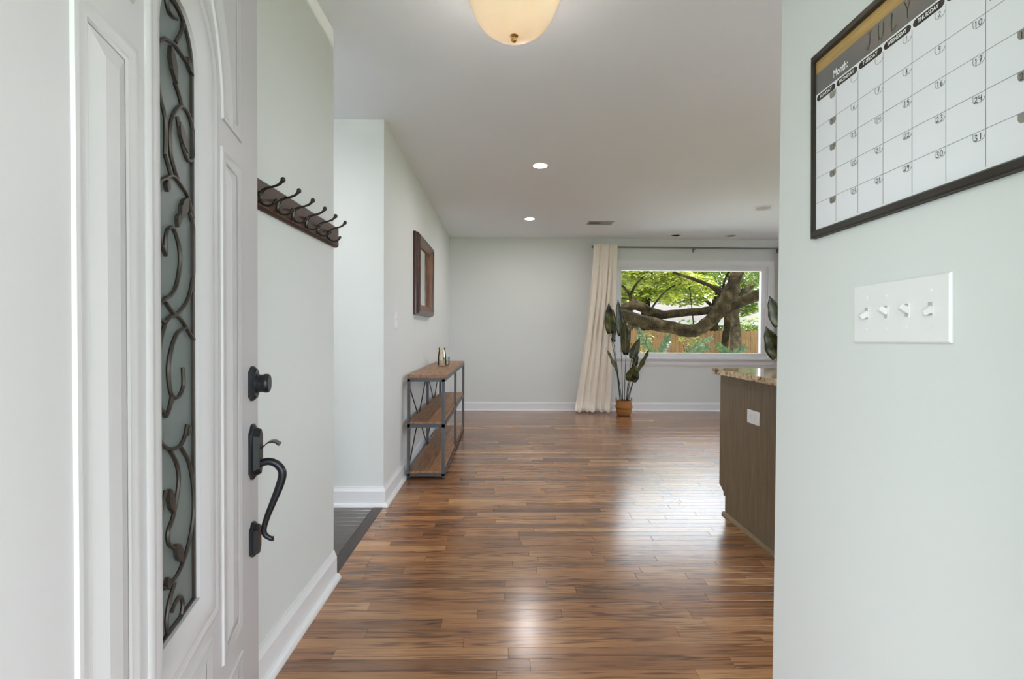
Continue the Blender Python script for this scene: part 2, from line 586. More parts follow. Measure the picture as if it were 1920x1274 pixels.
def mirror_mat():
    m, nt, p = new_mat('mirror_silver')
    p.inputs['Base Color'].default_value = (.86, .87, .87, 1)
    p.inputs['Metallic'].default_value = 1
    p.inputs['Roughness'].default_value = .02
    return m
M['mirror'] = mirror_mat()

def bowl_mat():
    m = bpy.data.materials.new('lamp_alabaster_glass')
    m.use_nodes = True
    nt = m.node_tree
    p = nt.nodes['Principled BSDF']
    out = nt.nodes['Material Output']
    tc = node(nt, 'ShaderNodeTexCoord')
    nz = node(nt, 'ShaderNodeTexNoise', i_Scale=7, i_Detail=3, i_Distortion=1.5)
    nt.links.new(tc.outputs['Object'], nz.inputs['Vector'])
    mx = node(nt, 'ShaderNodeMixRGB')
    mx.inputs[1].default_value = srgb(252, 240, 220)
    mx.inputs[2].default_value = srgb(255, 250, 240)
    nt.links.new(nz.outputs['Fac'], mx.inputs[0])
    nt.links.new(mx.outputs[0], p.inputs['Base Color'])
    p.inputs['Roughness'].default_value = .25
    tl = node(nt, 'ShaderNodeBsdfTranslucent')
    nt.links.new(mx.outputs[0], tl.inputs[0])
    ms = node(nt, 'ShaderNodeMixShader')
    ms.inputs[0].default_value = .075
    nt.links.new(p.outputs[0], ms.inputs[1])
    nt.links.new(tl.outputs[0], ms.inputs[2])
    nt.links.new(ms.outputs[0], out.inputs[0])
    return m
M['bowl'] = bowl_mat()

# ---------------------------------------------------------------- the room shell
H = 2.44
XL, XR = -.757, .71            # hallway faces
Y_FRONT, Y_COAT, Y_RET, Y_FAR, Y_REND = .40, 2.134, 3.022, 6.713, 1.2207
X_KIT = 5.2

struct('ceiling', MB().box(-2.5, 5.4, .28, 6.9, H, H + .2), M['ceiling'], 'flat white painted ceiling over the hall and living room')
struct('wall_front', MB().box(-2.5, -.46, .28, Y_FRONT, 0, H).box(.46, 5.4, .28, Y_FRONT, 0, H).box(-.46, .46, .28, Y_FRONT, 2.05, H), M['wall'], 'sage wall around the open front doorway')
struct('wall_left', MB().box(-.877, XL, Y_FRONT, Y_COAT, 0, H), M['wall'], 'sage hallway wall with the coat rack, behind the open door')
struct('wall_left_return', MB().box(-2.4, -.877, Y_RET, 3.142, 0, H).box(-.877, XL, Y_RET, 3.142, 0, H), M['wall'], 'short sage wall facing the camera beyond the side opening')
struct('wall_left_living', MB().box(-.877, XL, 3.142, Y_FAR, 0, H), M['wall'], 'sage living room wall with the mirror and console table')
struct('wall_hall_end', MB().box(-2.5, -2.4, Y_FRONT, 3.142, 0, H), M['wall'], 'sage end wall of the side hall')
struct('wall_right', MB().box(XR, .83, Y_FRONT, Y_REND, 0, H), M['wall'], 'pale sage wall at the right with the calendar and light switches')
WX0, WX1, WZ0, WZ1 = 1.60, 3.755, .755, 2.06
struct('wall_far', MB().box(-.877, WX0, Y_FAR, 6.833, 0, H).box(WX1, 5.4, Y_FAR, 6.833, 0, H).box(WX0, WX1, Y_FAR, 6.833, 0, WZ0).box(WX0, WX1, Y_FAR, 6.833, WZ1, H), M['wall'], 'sage far wall of the living room with the picture window')
KY0, KY1, KZ0, KZ1 = 2.2, 5.4, .9, 2.1
struct('wall_kitchen', MB().box(X_KIT, 5.32, Y_FRONT, KY0, 0, H).box(X_KIT, 5.32, KY1, Y_FAR, 0, H).box(X_KIT, 5.32, KY0, KY1, 0, KZ0).box(X_KIT, 5.32, KY0, KY1, KZ1, H), M['wall'], 'sage kitchen side wall with a wide window added for light')

# floor slab with oak strips on top
floor = struct('floor', MB().box(XL, X_KIT, .28, Y_FAR, -.10, -.012), M['subfloor'], 'glossy brown oak strip floor')
SW = .0571
rng = random.Random(11)

def strip_rows(x0, x1, y0, y1, lmin=.28, lmax=1.25):
    out = []
    k = 0
    y = y0
    while y < y1 - 1e-4:
        ye = min(y + SW, y1)
        x = x0 - rng.uniform(0, .9)
        prev = .5
        while x < x1:
            l = rng.uniform(lmin, lmax) if rng.random() > .2 else rng.uniform(.18, .4)
            a, b = max(x, x0), min(x + l, x1)
            tone = min(1, max(0, rng.gauss(.47, .13)))
            if b - a > .02:
                out.append((a, b, y, ye, tone, rng.uniform(0, 60)))
            x += l
        y = ye
    return out

def plank_mesh(planks, name, material):
    vs, fs, tone, shift = [], [], [], []
    g, c = .0005, .0006
    for (x0, x1, y0, y1, t, s) in planks:
        b = len(vs)
        a0, a1, c0, c1 = x0 + g, x1 - g, y0 + g, y1 - g
        vs += [(a0, c0, -.012), (a1, c0, -.012), (a1, c1, -.012), (a0, c1, -.012),
               (a0, c0, -c), (a1, c0, -c), (a1, c1, -c), (a0, c1, -c),
               (a0 + c, c0 + c, 0), (a1 - c, c0 + c, 0), (a1 - c, c1 - c, 0), (a0 + c, c1 - c, 0)]
        for k in range(4):
            j = (k + 1) % 4
            fs += [(b + k, b + j, b + 4 + j, b + 4 + k), (b + 4 + k, b + 4 + j, b + 8 + j, b + 8 + k)]
        fs.append((b + 8, b + 9, b + 10, b + 11))
        tone += [t] * 9
        shift += [s] * 9
    me = bpy.data.meshes.new(name)
    me.from_pydata(vs, [], fs)
    me.materials.append(material)
    for nm, vals in (('tone', tone), ('shift', shift)):
        at = me.attributes.new(nm, 'FLOAT', 'FACE')
        at.data.foreach_set('value', vals)
    me.update()
    return me

all_planks = strip_rows(XL + .004, X_KIT, .40, Y_FAR)
def in_view(p):
    x, y = (p[0] + p[1]) / 2, p[2]
    x = min(max(0, p[0]), p[1])
    return y > 1.42 and x < .56 * y and not (p[0] > .60 * y)
seen = sorted([p for p in all_planks if in_view(p)], key=lambda p: p[2])[:300]
seen_set = set(seen)
for p in seen:
    o = bpy.data.objects.new('plank', plank_mesh([p], 'plank', M['floor']))
    col.objects.link(o)
    o.parent = floor
rest = bpy.data.objects.new('plank_field', plank_mesh([p for p in all_planks if p not in seen_set], 'plank_field', M['floor']))
col.objects.link(rest); rest.parent = floor
tag(rest, 'farther oak floor strips', kind='stuff')

hall = struct('floor_hall', MB().box(-2.4, XL, Y_FRONT, Y_RET, -.10, -.012), M['subfloor'], 'dark brown wood floor of the side hall')
hp = strip_rows(-2.4, XL - .058, Y_COAT - .1, Y_RET)
near = sorted(hp, key=lambda p: -p[1])
for p in near[:24]:
    o = bpy.data.objects.new('plank', plank_mesh([p], 'plank', M['hallfloor']))
    col.objects.link(o); o.parent = hall
rest = bpy.data.objects.new('plank_field', plank_mesh(near[24:], 'plank_field', M['hallfloor']))
col.objects.link(rest); rest.parent = hall
tag(rest, 'hidden dark hall floor strips', kind='stuff')
struct('threshold_strip', MB().bevbox(XL - .056, XL + .004, Y_COAT - .02, Y_RET, -.012, .002, .002), M['strip'], 'dark wooden strip where the hall floor meets the oak floor')

# baseboards: board + ogee cap + shoe
BB = [(0, 0), (.034, 0), (.034, .008), (.030, .017), (.022, .022), (.015, .024), (.015, .098), (.012, .104), (.010, .108), (.006, .118), (.005, .125), (0, .125)]
def baseboard(name, path, label):
    """path: floor points; the wall is on the right of travel"""
    mb = MB()
    n = len(path)
    P = [Vector(p) for p in path]
    rows = []
    for i in range(n):
        e0 = (P[i] - P[i - 1]).normalized() if i else (P[1] - P[0]).normalized()
        e1 = (P[i + 1] - P[i]).normalized() if i < n - 1 else (P[-1] - P[-2]).normalized()
        n0, n1 = Vector((-e0.y, e0.x)), Vector((-e1.y, e1.x))
        s = (n0 + n1).normalized()
        s = s / s.dot(n0)
        rows.append([(P[i].x + s.x * w, P[i].y + s.y * w, h) for w, h in BB])
    m = len(BB)
    vs = [q for r in rows for q in r]
    fs = [(i * m + k, i * m + (k + 1) % m, (i + 1) * m + (k + 1) % m, (i + 1) * m + k) for i in range(n - 1) for k in range(m)]
    fs += [tuple(range(m)), tuple((n - 1) * m + k for k in range(m))]
    mb.add(vs, fs)
    return struct(name, mb, M['trim'], label, smooth=False)
baseboard('baseboard_left', [(XL, Y_COAT), (XL, Y_FRONT)], 'tall white baseboard under the coat rack')
baseboard('baseboard_living', [(X_KIT, Y_FAR), (XL, Y_FAR), (XL, Y_RET), (-2.4, Y_RET)], 'white baseboard running round the living room corner and along the far wall')
baseboard('baseboard_right', [(XR, Y_FRONT), (XR, Y_REND)], 'white baseboard at the foot of the right wall')

# picture window
win = struct('window_1', MB().box(WX0, 1.668, 6.735, 6.80, WZ0, WZ1).box(3.68, WX1, 6.735, 6.80, WZ0, WZ1).box(1.668, 3.68, 6.735, 6.80, WZ0, .826).box(1.668, 3.68, 6.735, 6.80, 2.0, WZ1), M['trim'], 'wide white framed picture window looking on the garden')
cas = MB()
wp = lambda a, b, d: (a, Y_FAR - d, b)
cas.sweep([(1.51, .755), (1.51, 2.148), (3.845, 2.148), (3.845, .755)][::-1], [(0, 0), (0, .018), (.012, .024), (.022, .020), (.068, .016), (.080, .012), (.090, .012), (.090, 0)], wp, closed=False)
cas.build('casing', M['trim'], win)
MB().bevbox(1.47, 3.885, 6.655, Y_FAR + .02, .738, .757, .003).build('stool', M['trim'], win)
ap = MB()
ap.add([(x, Y_FAR - d, z) for x in (1.51, 3.845) for d, z in ((0, .641), (.012, .641), (.014, .652), (.020, .664), (.020, .704), (.026, .716), (.026, .738), (0, .738))],
       [(k, (k + 1) % 8, 8 + (k + 1) % 8, 8 + k) for k in range(8)] + [tuple(range(8)), tuple(range(8, 16))])
ap.build('apron', M['trim'], win)
stp = MB()
stp.sweep([(1.60, .757), (1.60, 2.06), (3.755, 2.06), (3.755, .757)], [(0, -.020), (0, -.006), (-.022, -.006), (-.026, -.022)][::-1], lambda a, b, d: (a, Y_FAR - d, b))
stp.build('stop_bead', M['trim'], win)
MB().box(1.660, 3.688, 6.766, 6.772, .818, 2.008).build('pane', M['glass'], win)

kw = struct('added_window', MB().box(5.24, 5.30, KY0, KY0 + .06, KZ0, KZ1).box(5.24, 5.30, KY1 - .06, KY1, KZ0, KZ1).box(5.24, 5.30, KY0, KY1, KZ0, KZ0 + .06).box(5.24, 5.30, KY0, KY1, KZ1 - .06, KZ1).box(5.24, 5.30, 3.78, 3.83, KZ0, KZ1), M['trim'], 'added white framed window on the unseen side wall for fill light')  # window added out of view to let more sky light in
MB().box(5.268, 5.272, KY0 + .06, 3.78, KZ0 + .06, KZ1 - .06).build('pane', M['glass'], kw)
MB().box(5.268, 5.272, 3.83, KY1 - .06, KZ0 + .06, KZ1 - .06).build('pane', M['glass'], kw)

# ---------------------------------------------------------------- open front door
DW = .916
hinge = (-.65 + DW * .2373, 1.27 - DW * .9714, 0)
door = thing('door_1', 'white panelled front door standing open at the left, arched scrollwork glass', 'door', (hinge[0], hinge[1], .008), math.atan2(.9714, -.2373))
door['kind'] = 'structure'
dz = -.008
dp = lambda a, b, d: (a, -d, b + dz)
GC, GH, GB, GA = .458, .077, .604, 1.590           # glass centre, half width, bottom, arch spring

def arch(half, bottom, spring, n=14):
    pts = [(GC - half, bottom), (GC + half, bottom), (GC + half, spring)]
    pts += [(GC + half * math.cos(math.pi * k / n), spring + half * math.sin(math.pi * k / n)) for k in range(1, n)]
    pts += [(GC - half, spring)]
    return pts

# leaf: front and back skins around the arched opening, plus edges
leaf = MB()
inner = arch(GH, GB, GA)
hole = arch(GH + .060, GB - .057, GA)
outer = [(0, .012), (DW, .012), (DW, 2.03)] + [(DW * (1 - k / 14), 2.03) for k in range(1, 14)] + [(0, 2.03)]
n_ = len(inner)
for d, flip in ((0, 0), (-.044, 1)):
    b0 = [dp(a, b, d) for a, b in outer] + [dp(a, b, d) for a, b in hole]
    leaf.add(b0, [(k, (k + 1) % n_, n_ + (k + 1) % n_, n_ + k) for k in range(n_)])
leaf.add([dp(a, b, 0) for a, b in outer] + [dp(a, b, -.044) for a, b in outer], [(k, (k + 1) % n_, n_ + (k + 1) % n_, n_ + k) for k in range(n_)])
leaf.add([dp(a, b, 0) for a, b in hole] + [dp(a, b, -.044) for a, b in hole], [(k, (k + 1) % n_, n_ + (k + 1) % n_, n_ + k) for k in range(n_)])
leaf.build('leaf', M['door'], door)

fr = MB()
FP = [(0, -.001), (0, .002), (.005, .005), (.012, .005), (.018, .002), (.024, .003), (.036, .0025), (.046, .0), (.056, -.004), (.066, -.0075), (.069, -.0085), (.069, -.0195)]
fr.sweep(arch(GH + .069, GB - .066, GA), FP, dp)
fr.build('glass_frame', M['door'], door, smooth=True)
back = MB()
back.sweep(arch(GH + .06, GB - .06, GA), [(0, -.043), (0, -.052), (.03, -.058), (.06, -.05), (.06, -.03)], dp)
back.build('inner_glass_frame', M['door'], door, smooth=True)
pane = MB()
pane.prism(inner, dp, -.0195, -.0255)
pane.build('pane', M['doorglass'], door)
came = MB()
came.sweep(inner, [(0, -.0195), (0, -.015), (.008, -.015), (.008, -.0195)], dp)
came.build('caming', M['scroll'], door)

IRON = [[(0.493, 1.702), (0.494, 1.678), (0.493, 1.659), (0.485, 1.63), (0.46, 1.597)], [(0.418, 1.579), (0.45, 1.59), (0.485, 1.59), (0.515, 1.588)], [(0.425, 1.655), (0.428, 1.64), (0.44, 1.633), (0.467, 1.641)], [(0.456, 1.527), (0.473, 1.515), (0.484, 1.501)], [(0.466, 1.368), (0.447, 1.389), (0.438, 1.408), (0.438, 1.446), (0.455, 1.477), (0.484, 1.501), (0.514, 1.499), (0.533, 1.476), (0.537, 1.445), (0.524, 1.42), (0.501, 1.419), (0.483, 1.44), (0.465, 1.475)], [(0.418, 1.393), (0.428, 1.382), (0.439, 1.367)], [(0.418, 1.355), (0.447, 1.368), (0.482, 1.361), (0.508, 1.35), (0.531, 1.317)], [(0.419, 1.231), (0.419, 1.259), (0.43, 1.277), (0.449, 1.28), (0.47, 1.254), (0.473, 1.224), (0.458, 1.186), (0.435, 1.167), (0.417, 1.162)], [(0.515, 1.325), (0.53, 1.306), (0.537, 1.278), (0.533, 1.219), (0.51, 1.169), (0.472, 1.143), (0.448, 1.138), (0.417, 1.154)], [(0.417, 1.123), (0.434, 1.132), (0.454, 1.135), (0.479, 1.127), (0.497, 1.115), (0.533, 1.092)], [(0.497, 1.115), (0.457, 1.102), (0.434, 1.073), (0.425, 1.042), (0.433, 1.009), (0.446, 0.996), (0.467, 0.996), (0.485, 1.012), (0.484, 1.044)], [(0.439, 0.998), (0.429, 0.981), (0.416, 0.969)], [(0.501, 0.94), (0.489, 0.92), (0.47, 0.909), (0.441, 0.91), (0.414, 0.919)], [(0.43, 0.911), (0.455, 0.883), (0.464, 0.852), (0.454, 0.82), (0.439, 0.794), (0.422, 0.78), (0.422, 0.761), (0.439, 0.745), (0.46, 0.738)], [(0.47, 0.908), (0.505, 0.873), (0.525, 0.827), (0.529, 0.777), (0.515, 0.738), (0.491, 0.709), (0.463, 0.692), (0.435, 0.688), (0.414, 0.689)], [(0.445, 0.682), (0.424, 0.66), (0.414, 0.635), (0.42, 0.61), (0.437, 0.596), (0.462, 0.6), (0.474, 0.616), (0.478, 0.63), (0.467, 0.647), (0.448, 0.646), (0.434, 0.638)]]
LEAFS = [[(0.436, 1.579), (0.459, 1.526)], [(0.503, 1.597), (0.53, 1.577)], [(0.469, 1.468), (0.501, 1.426)], [(0.504, 1.347), (0.47, 1.3)], [(0.424, 1.355), (0.421, 1.334)], [(0.467, 1.31), (0.46, 1.285)], [(0.423, 0.849), (0.439, 0.802)], [(0.446, 0.748), (0.475, 0.703)], [(0.414, 0.707), (0.418, 0.684)], [(0.509, 0.937), (0.497, 0.92)]]
def iron_ok(a, b):
    if b < GB + .004 or abs(a - GC) > GH - .001: return False
    if b > GA: return (a - GC) ** 2 + (b - GA) ** 2 < (GH - .002) ** 2
    return True
# continuation of the scrolls on the hinge side of the pane
EXTRA = [[(.418, 1.579), (.398, 1.560), (.388, 1.52), (.40, 1.48), (.420, 1.45), (.418, 1.393)],
         [(.418, 1.355), (.395, 1.34), (.386, 1.30), (.396, 1.255), (.419, 1.231)],
         [(.417, 1.162), (.395, 1.15), (.386, 1.137), (.400, 1.125), (.417, 1.123)],
         [(.416, .969), (.395, .99), (.386, 1.04), (.397, 1.09), (.417, 1.123)],
         [(.414, .919), (.394, .935), (.386, .965), (.398, .982), (.416, .969)],
         [(.414, .689), (.394, .705), (.386, .76), (.396, .82), (.414, .849)]]
for c in IRON + EXTRA:
    pts = [p for p in smooth_path([(a, b, 0) for a, b in c], 5) if iron_ok(p.x, p.y)]
    if len(pts) < 3: continue
    t = MB()
    t.tube([dp(p.x, p.y, -.0165) for p in pts], .0033, 6)
    t.build('scroll', M['scroll'], door, smooth=True)
for (a0, b0), (a1, b1) in LEAFS:
    if not (iron_ok(a0, b0) and iron_ok(a1, b1)): continue
    ax = Vector((a1 - a0, b1 - b0)); L = ax.length; ax.normalize(); pr = Vector((-ax.y, ax.x))
    w = max(.0065, L * .2)
    out = []
    prof = [(0, 0), (.15, .55), (.35, 1), (.5, .9), (.6, .98), (.8, .5), (1, 0)]
    for t, k in prof:
        out.append((a0 + ax.x * L * t + pr.x * w * k, b0 + ax.y * L * t + pr.y * w * k))
    for t, k in prof[-2:0:-1]:
        out.append((a0 + ax.x * L * t - pr.x * w * k, b0 + ax.y * L * t - pr.y * w * k))
    q = MB(); q.prism(out, dp, -.0185, -.0125)
    q.build('scroll_leaf', M['scroll'], door)

# raised panels: moulding ring + bevelled field
PP = [(0, -.001), (.002, .004), (.007, .005), (.012, .0035), (.020, .0015), (.026, .003), (.030, .001)]
def panel(poly):
    m = MB()
    m.sweep(poly, PP, dp)
    f = m.build('panel_moulding', M['door'], door, smooth=True)
    q = MB()
    q.sweep(poly, [(.030, -.001), (.031, .0008), (.056, .0065)], dp)
    n = len(poly)
    tops = q.v[2::3]
    q.add(tops, [tuple(range(len(tops)))])
    q.build('raised_field', M['door'], f)
rect = lambda a0, a1, b0, b1: [(a0, b0), (a1, b0), (a1, b1), (a0, b1)]
for mir in (0, 1):
    mm = (lambda poly: [(DW - a, b) for a, b in poly][::-1]) if mir else (lambda poly: poly)
    panel(mm(rect(.627, .768, .409, 1.490)))
    panel(mm(rect(.627, .768, .130, .354)))
    cur = [(GC + .177 * math.cos(math.radians(t)), 1.546 + .27 * math.sin(math.radians(t))) for t in range(82, 0, -9)]
    up = [(.635, 1.546), (.768, 1.546), (.768, 1.905), (.482, 1.905)] + cur
    panel(mm(up))
panel(rect(.348, .568, .130, .510))

# lock set
UC = DW - .060
def plate_mesh(outline, d0, d1, d2, shrink):
    """bevelled escutcheon: outline of (du, z)"""
    m = MB()
    n = len(outline)
    ca = sum(p[0] for p in outline) / n; cb = sum(p[1] for p in outline) / n
    ring = lambda s, d: [dp(UC + ca + (a - ca) * (1 - s), cb + (b - cb) * (1 - s * .45), d) for a, b in outline]
    rs = [ring(0, d0), ring(0, d1 * .6), ring(shrink * .35, d1), ring(shrink * .6, d1), ring(shrink, d2)]
    vs = [p for r in rs for p in r]
    fs = [(i * n + k, i * n + (k + 1) % n, (i + 1) * n + (k + 1) % n, (i + 1) * n + k) for i in range(len(rs) - 1) for k in range(n)]
    fs.append(tuple((len(rs) - 1) * n + k for k in range(n)))
    m.add(vs, fs)
    return m
def esc(zc, hh, hw, crown):
    half = [(hw, 0), (hw, hh * .72), (hw * .78, hh * .80), (hw * .62, hh * .84), (hw * .45, hh * .96), (hw * .2, hh * crown), (0, hh * crown)]
    pts = [(a, zc + b) for a, b in half] + [(-a, zc + b) for a, b in half[-2:0:-1]] + [(-hw, zc)]
    low = [(-a, zc - b) for a, b in half[1:]] + [(a, zc - b) for a, b in half[-2:0:-1]]
    return pts + low
bolt = plate_mesh(esc(.976, .043, .032, 1.02), 0, .008, .013, .35).build('deadbolt_plate', M['iron'], door, smooth=True)
MB().lathe([(.0245, .010), (.0245, .016), (.0225, .018), (.0225, .028), (.0240, .030), (.0240, .038), (.021, .042), (0, .042)], (0, 0, 0), 24, 'Y').build('deadbolt_cylinder', M['iron'], bolt, smooth=True)
cyl = bolt.children[0]
cyl.data.transform(Matrix.Translation((UC, 0, .976 + dz)) @ Matrix.Scale(-1, 4, (0, 1, 0)))
tp = plate_mesh(esc(.803, .069, .032, 1.02), 0, .009, .022, .45).build('handle_plate', M['iron'], door, smooth=True)
lp = plate_mesh(esc(.580, .043, .028, 1.02), 0, .009, .018, .4).build('lower_handle_plate', M['iron'], door, smooth=True)
gp = [(.010, .768), (.017, .771), (.036, .776), (.055, .770), (.068, .755), (.071, .738), (.064, .710), (.049, .670), (.036, .636), (.028, .607), (.030, .589), (.044, .577), (.050, .577)]
pth = smooth_path([dp(UC, z, d) for d, z in gp], 5)
MB().tube(pth, lerp_list([.010, .010, .0095, .0095, .010, .0105, .010, .0085, .0075, .0070, .0065, .0058, .0062], len(pth)), 12).build('grip', M['iron'], door, smooth=True)
tl = smooth_path([dp(UC, z, d) for d, z in [(.012, .812), (.026, .814), (.038, .825), (.053, .827), (.066, .819)]], 4)
th = MB()
vs, fs = [], []
for i, p in enumerate(tl):
    w = .006 + .009 * (i / (len(tl) - 1)) ** .8
    for du, dzz in ((-w, -.0018), (w, -.0018), (w, .0018), (-w, .0018)):
        vs.append((p.x + du, p.y, p.z + dzz))
for i in range(len(tl) - 1):
    for k in range(4):
        fs.append((i * 4 + k, i * 4 + (k + 1) % 4, i * 4 + 4 + (k + 1) % 4, i * 4 + 4 + k))
fs += [(0, 1, 2, 3), tuple(len(tl) * 4 - 4 + k for k in range(4))]
th.add(vs, fs).build('thumb_latch', M['iron'], door, smooth=True)
for zc in (.25, 1.02, 1.80):
    MB().lathe([(.008, zc - .045), (.008, zc + .045)], (-.008, .02, 0), 10).build('hinge', M['bronze'], door)

# ---------------------------------------------------------------- coat rack on the hall wall
rack = thing('coat_rack', 'dark walnut board with six bronze double hooks on the hall wall', 'coat rack', (XL, 1.74, 1.482))
bd = MB()
L0, L1 = -.405, .405
pr = [(0, 0), (.010, 0), (.018, .008), (.018, .083), (.010, .091), (0, .091)]
bd.add([(w, y, h) for y in (L0, L1) for w, h in pr], [(k, (k + 1) % 6, 6 + (k + 1) % 6, 6 + k) for k in range(6)] + [tuple(range(6)), tuple(range(6, 12))])
bd.build('board', M['rackwood'], rack)
hook = MB()
hz = -1.482
up_ = smooth_path([(.020, 0, 1.520 + hz), (.028, 0, 1.533 + hz), (.042, 0, 1.541 + hz), (.062, 0, 1.546 + hz), (.078, 0, 1.553 + hz), (.087, 0, 1.563 + hz)], 4)
lo_ = smooth_path([(.030, 0, 1.535 + hz), (.022, 0, 1.520 + hz), (.021, 0, 1.503 + hz), (.030, 0, 1.490 + hz), (.046, 0, 1.487 + hz), (.060, 0, 1.493 + hz), (.067, 0, 1.502 + hz)], 4)
hook.tube(up_, lerp_list([.0045, .0048, .0042, .0036, .0042, .0055], len(up_)), 8)
hook.tube(lo_, lerp_list([.0042, .0048, .0048, .0044, .0038, .0038, .0045], len(lo_)), 8)
def ball(mb, c, r, sz=1.0):
    mb.lathe([(r * math.sin(math.pi * k / 8), -r * sz * math.cos(math.pi * k / 8)) for k in range(9)], c, 10)
ball(hook, (.089, 0, 1.566 + hz), .0075, 1.15)
ball(hook, (.068, 0, 1.504 + hz), .0060)
hook.lathe([(.0, .018), (.0095, .018), (.0095, .020), (.007, .023), (0, .025)], (0, 0, 1.522 + hz), 14, 'X')
hme = hook.mesh('hook', M['bronze'], smooth=True)
for k in range(6):
    o = bpy.data.objects.new('hook', hme)
    col.objects.link(o); o.parent = rack
    o.location = (0, 1.456 + .1124 * k - 1.74, 0)

# ---------------------------------------------------------------- right wall: calendar and switches
def wall_frame(y, z, x=XR, tilt=0.0):
    """local x runs to the viewer's right along the right wall, local y up, local z into the room"""
    r = Matrix(((0, 0, -1), (-1, 0, 0), (0, 1, 0))).to_4x4()
    return Matrix.Translation((x, y, z)) @ r @ Matrix.Rotation(tilt, 4, 'Z')

def text_mesh(body, size, bold=0.0, material=None, align='CENTER', name='lettering'):
    c = bpy.data.curves.new('tmp', 'FONT')
    c.body = body; c.size = size; c.align_x = align; c.align_y = 'CENTER'; c.offset = bold; c.resolution_u = 3
    o = bpy.data.objects.new('tmp', c)
    col.objects.link(o)
    bpy.context.view_layer.update()
    me = bpy.data.meshes.new_from_object(o.evaluated_get(bpy.context.evaluated_depsgraph_get()))
    me.name = name
    bpy.data.objects.remove(o); bpy.data.curves.remove(c)
    me.materials.clear(); me.materials.append(material)
    return me

cal = thing('wall_calendar', 'dry-erase month calendar in a thin black frame, dates written for July', 'calendar')
cal.matrix_world = wall_frame(1.074, 1.325, XR - .0005, .021)
CW, CH = .4620, .4130
fl = lambda a, b, d: (a, b, d)
m = MB()
m.sweep([(0, 0), (CW, 0), (CW, CH), (0, CH)], [(0, 0), (0, .012), (.002, .013), (.009, .011), (.010, .006)], fl)
m.build('frame', M['board_frame'], cal)
m = MB(); m.bevbox(.0, CW, 0, .017, .0, .0135, .003); m.build('frame_rail', M['board_frame'], cal)
m = MB(); m.bevbox(.0, CW, .397, CH, .0, .0135, .003); m.build('frame_rail', M['board_frame'], cal)
MB().box(.008, CW - .008, .010, .405, .001, .006).build('board', M['board_white'], cal)
MB().box(.0105, CW - .0105, .369, .397, .0055, .0064).build('gold_band', M['board_gold'], cal)
MB().box(.0105, CW - .0105, .323, .369, .0055, .0064).build('grey_band', M['board_grey'], cal)
CX0, CP = .0115, .0627
rowy = [.305, .248, .192, .135, .078, .017]
for k in range(1, 7):
    MB().box(CX0 + CP * k - .00055, CX0 + CP * k + .00055, .022, .306, .0055, .0063).build('grid_line', M['grid'], cal)
for y in rowy[1:5]:
    MB().box(CX0, CX0 + CP * 7, y - .0005, y + .0005, .0055, .0063).build('grid_line', M['grid'], cal)

def place_text(me, name, parent, x, y, z, sx=1, rot=0):
    o = bpy.data.objects.new(name, me)
    col.objects.link(o); o.parent = parent
    o.location = (x, y, z); o.scale = (sx, 1, 1); o.rotation_euler = (0, 0, rot)
    return o
days = ['SUNDAY', 'MONDAY', 'TUESDAY', 'WEDNESDAY', 'THURSDAY', 'FRIDAY', 'SATURDAY']
for k, dname in enumerate(days):
    x0, x1 = CX0 + CP * k + .002, CX0 + CP * (k + 1) - .002
    r = .0068
    yc = .3125
    pts = [(x1 - r + r * math.cos(math.radians(a)), yc + r * math.sin(math.radians(a))) for a in range(-90, 91, 30)]
    pts += [(x0 + r - r * math.cos(math.radians(a)), yc + r * math.sin(math.radians(a))) for a in range(90, -91, -30)]
    q = MB(); q.prism(pts, fl, .0055, .0066)
    pl = q.build('day_header', M['pill'], cal)
    place_text(text_mesh(dname, .0098, .0002, M['print_white']), 'lettering', pl, (x0 + x1) / 2, yc, .0069, min(1, .042 / (len(dname) * .0068)))
place_text(text_mesh('Month:', .023, .0005, M['print_white']), 'lettering', cal, .088, .338, .0068, .66)

DIG = {'0': [[(.5, 1), (.15, .75), (.15, .25), (.5, 0), (.85, .25), (.85, .75), (.5, 1)]],
       '1': [[(.35, .85), (.55, 1), (.5, 0)]],
       '2': [[(.1, .8), (.45, 1), (.8, .8), (.6, .4), (.1, .05), (.5, .1), (.95, .0)]],
       '3': [[(.1, .95), (.6, 1), (.75, .8), (.4, .55), (.8, .3), (.55, .0), (.05, .1)]],
       '4': [[(.2, 1), (.1, .5), (.8, .5)], [(.75, 1), (.7, 0)]],
       '5': [[(.85, 1), (.25, 1), (.2, .6), (.7, .6), (.8, .25), (.5, .0), (.1, .05)]],
       '6': [[(.7, 1), (.25, .55), (.2, .15), (.55, .0), (.8, .25), (.5, .5), (.22, .3)]],
       '7': [[(.1, .95), (.85, 1), (.4, 0)], [(.25, .5), (.75, .55)]],
       '8': [[(.75, .85), (.4, 1), (.2, .75), (.75, .3), (.5, 0), (.2, .2), (.75, .85)]],
       '9': [[(.75, .8), (.4, 1), (.2, .7), (.5, .5), (.75, .8), (.6, 0)]],
       'J': [[(.25, 1), (.9, 1)], [(.6, 1), (.6, .25), (.35, 0), (.1, .25)]],
       'U': [[(.1, 1), (.15, .2), (.5, 0), (.75, .25), (.8, 1)]],
       'L': [[(.25, 1), (.2, .05), (.85, .1)]],
       'Y': [[(.1, 1), (.5, .55), (.9, 1)], [(.5, .55), (.45, 0)]],
       'F': [[(.15, 1), (.15, 0)], [(.15, .97), (.8, 1)], [(.15, .55), (.6, .58)]]}
hw = random.Random(3)
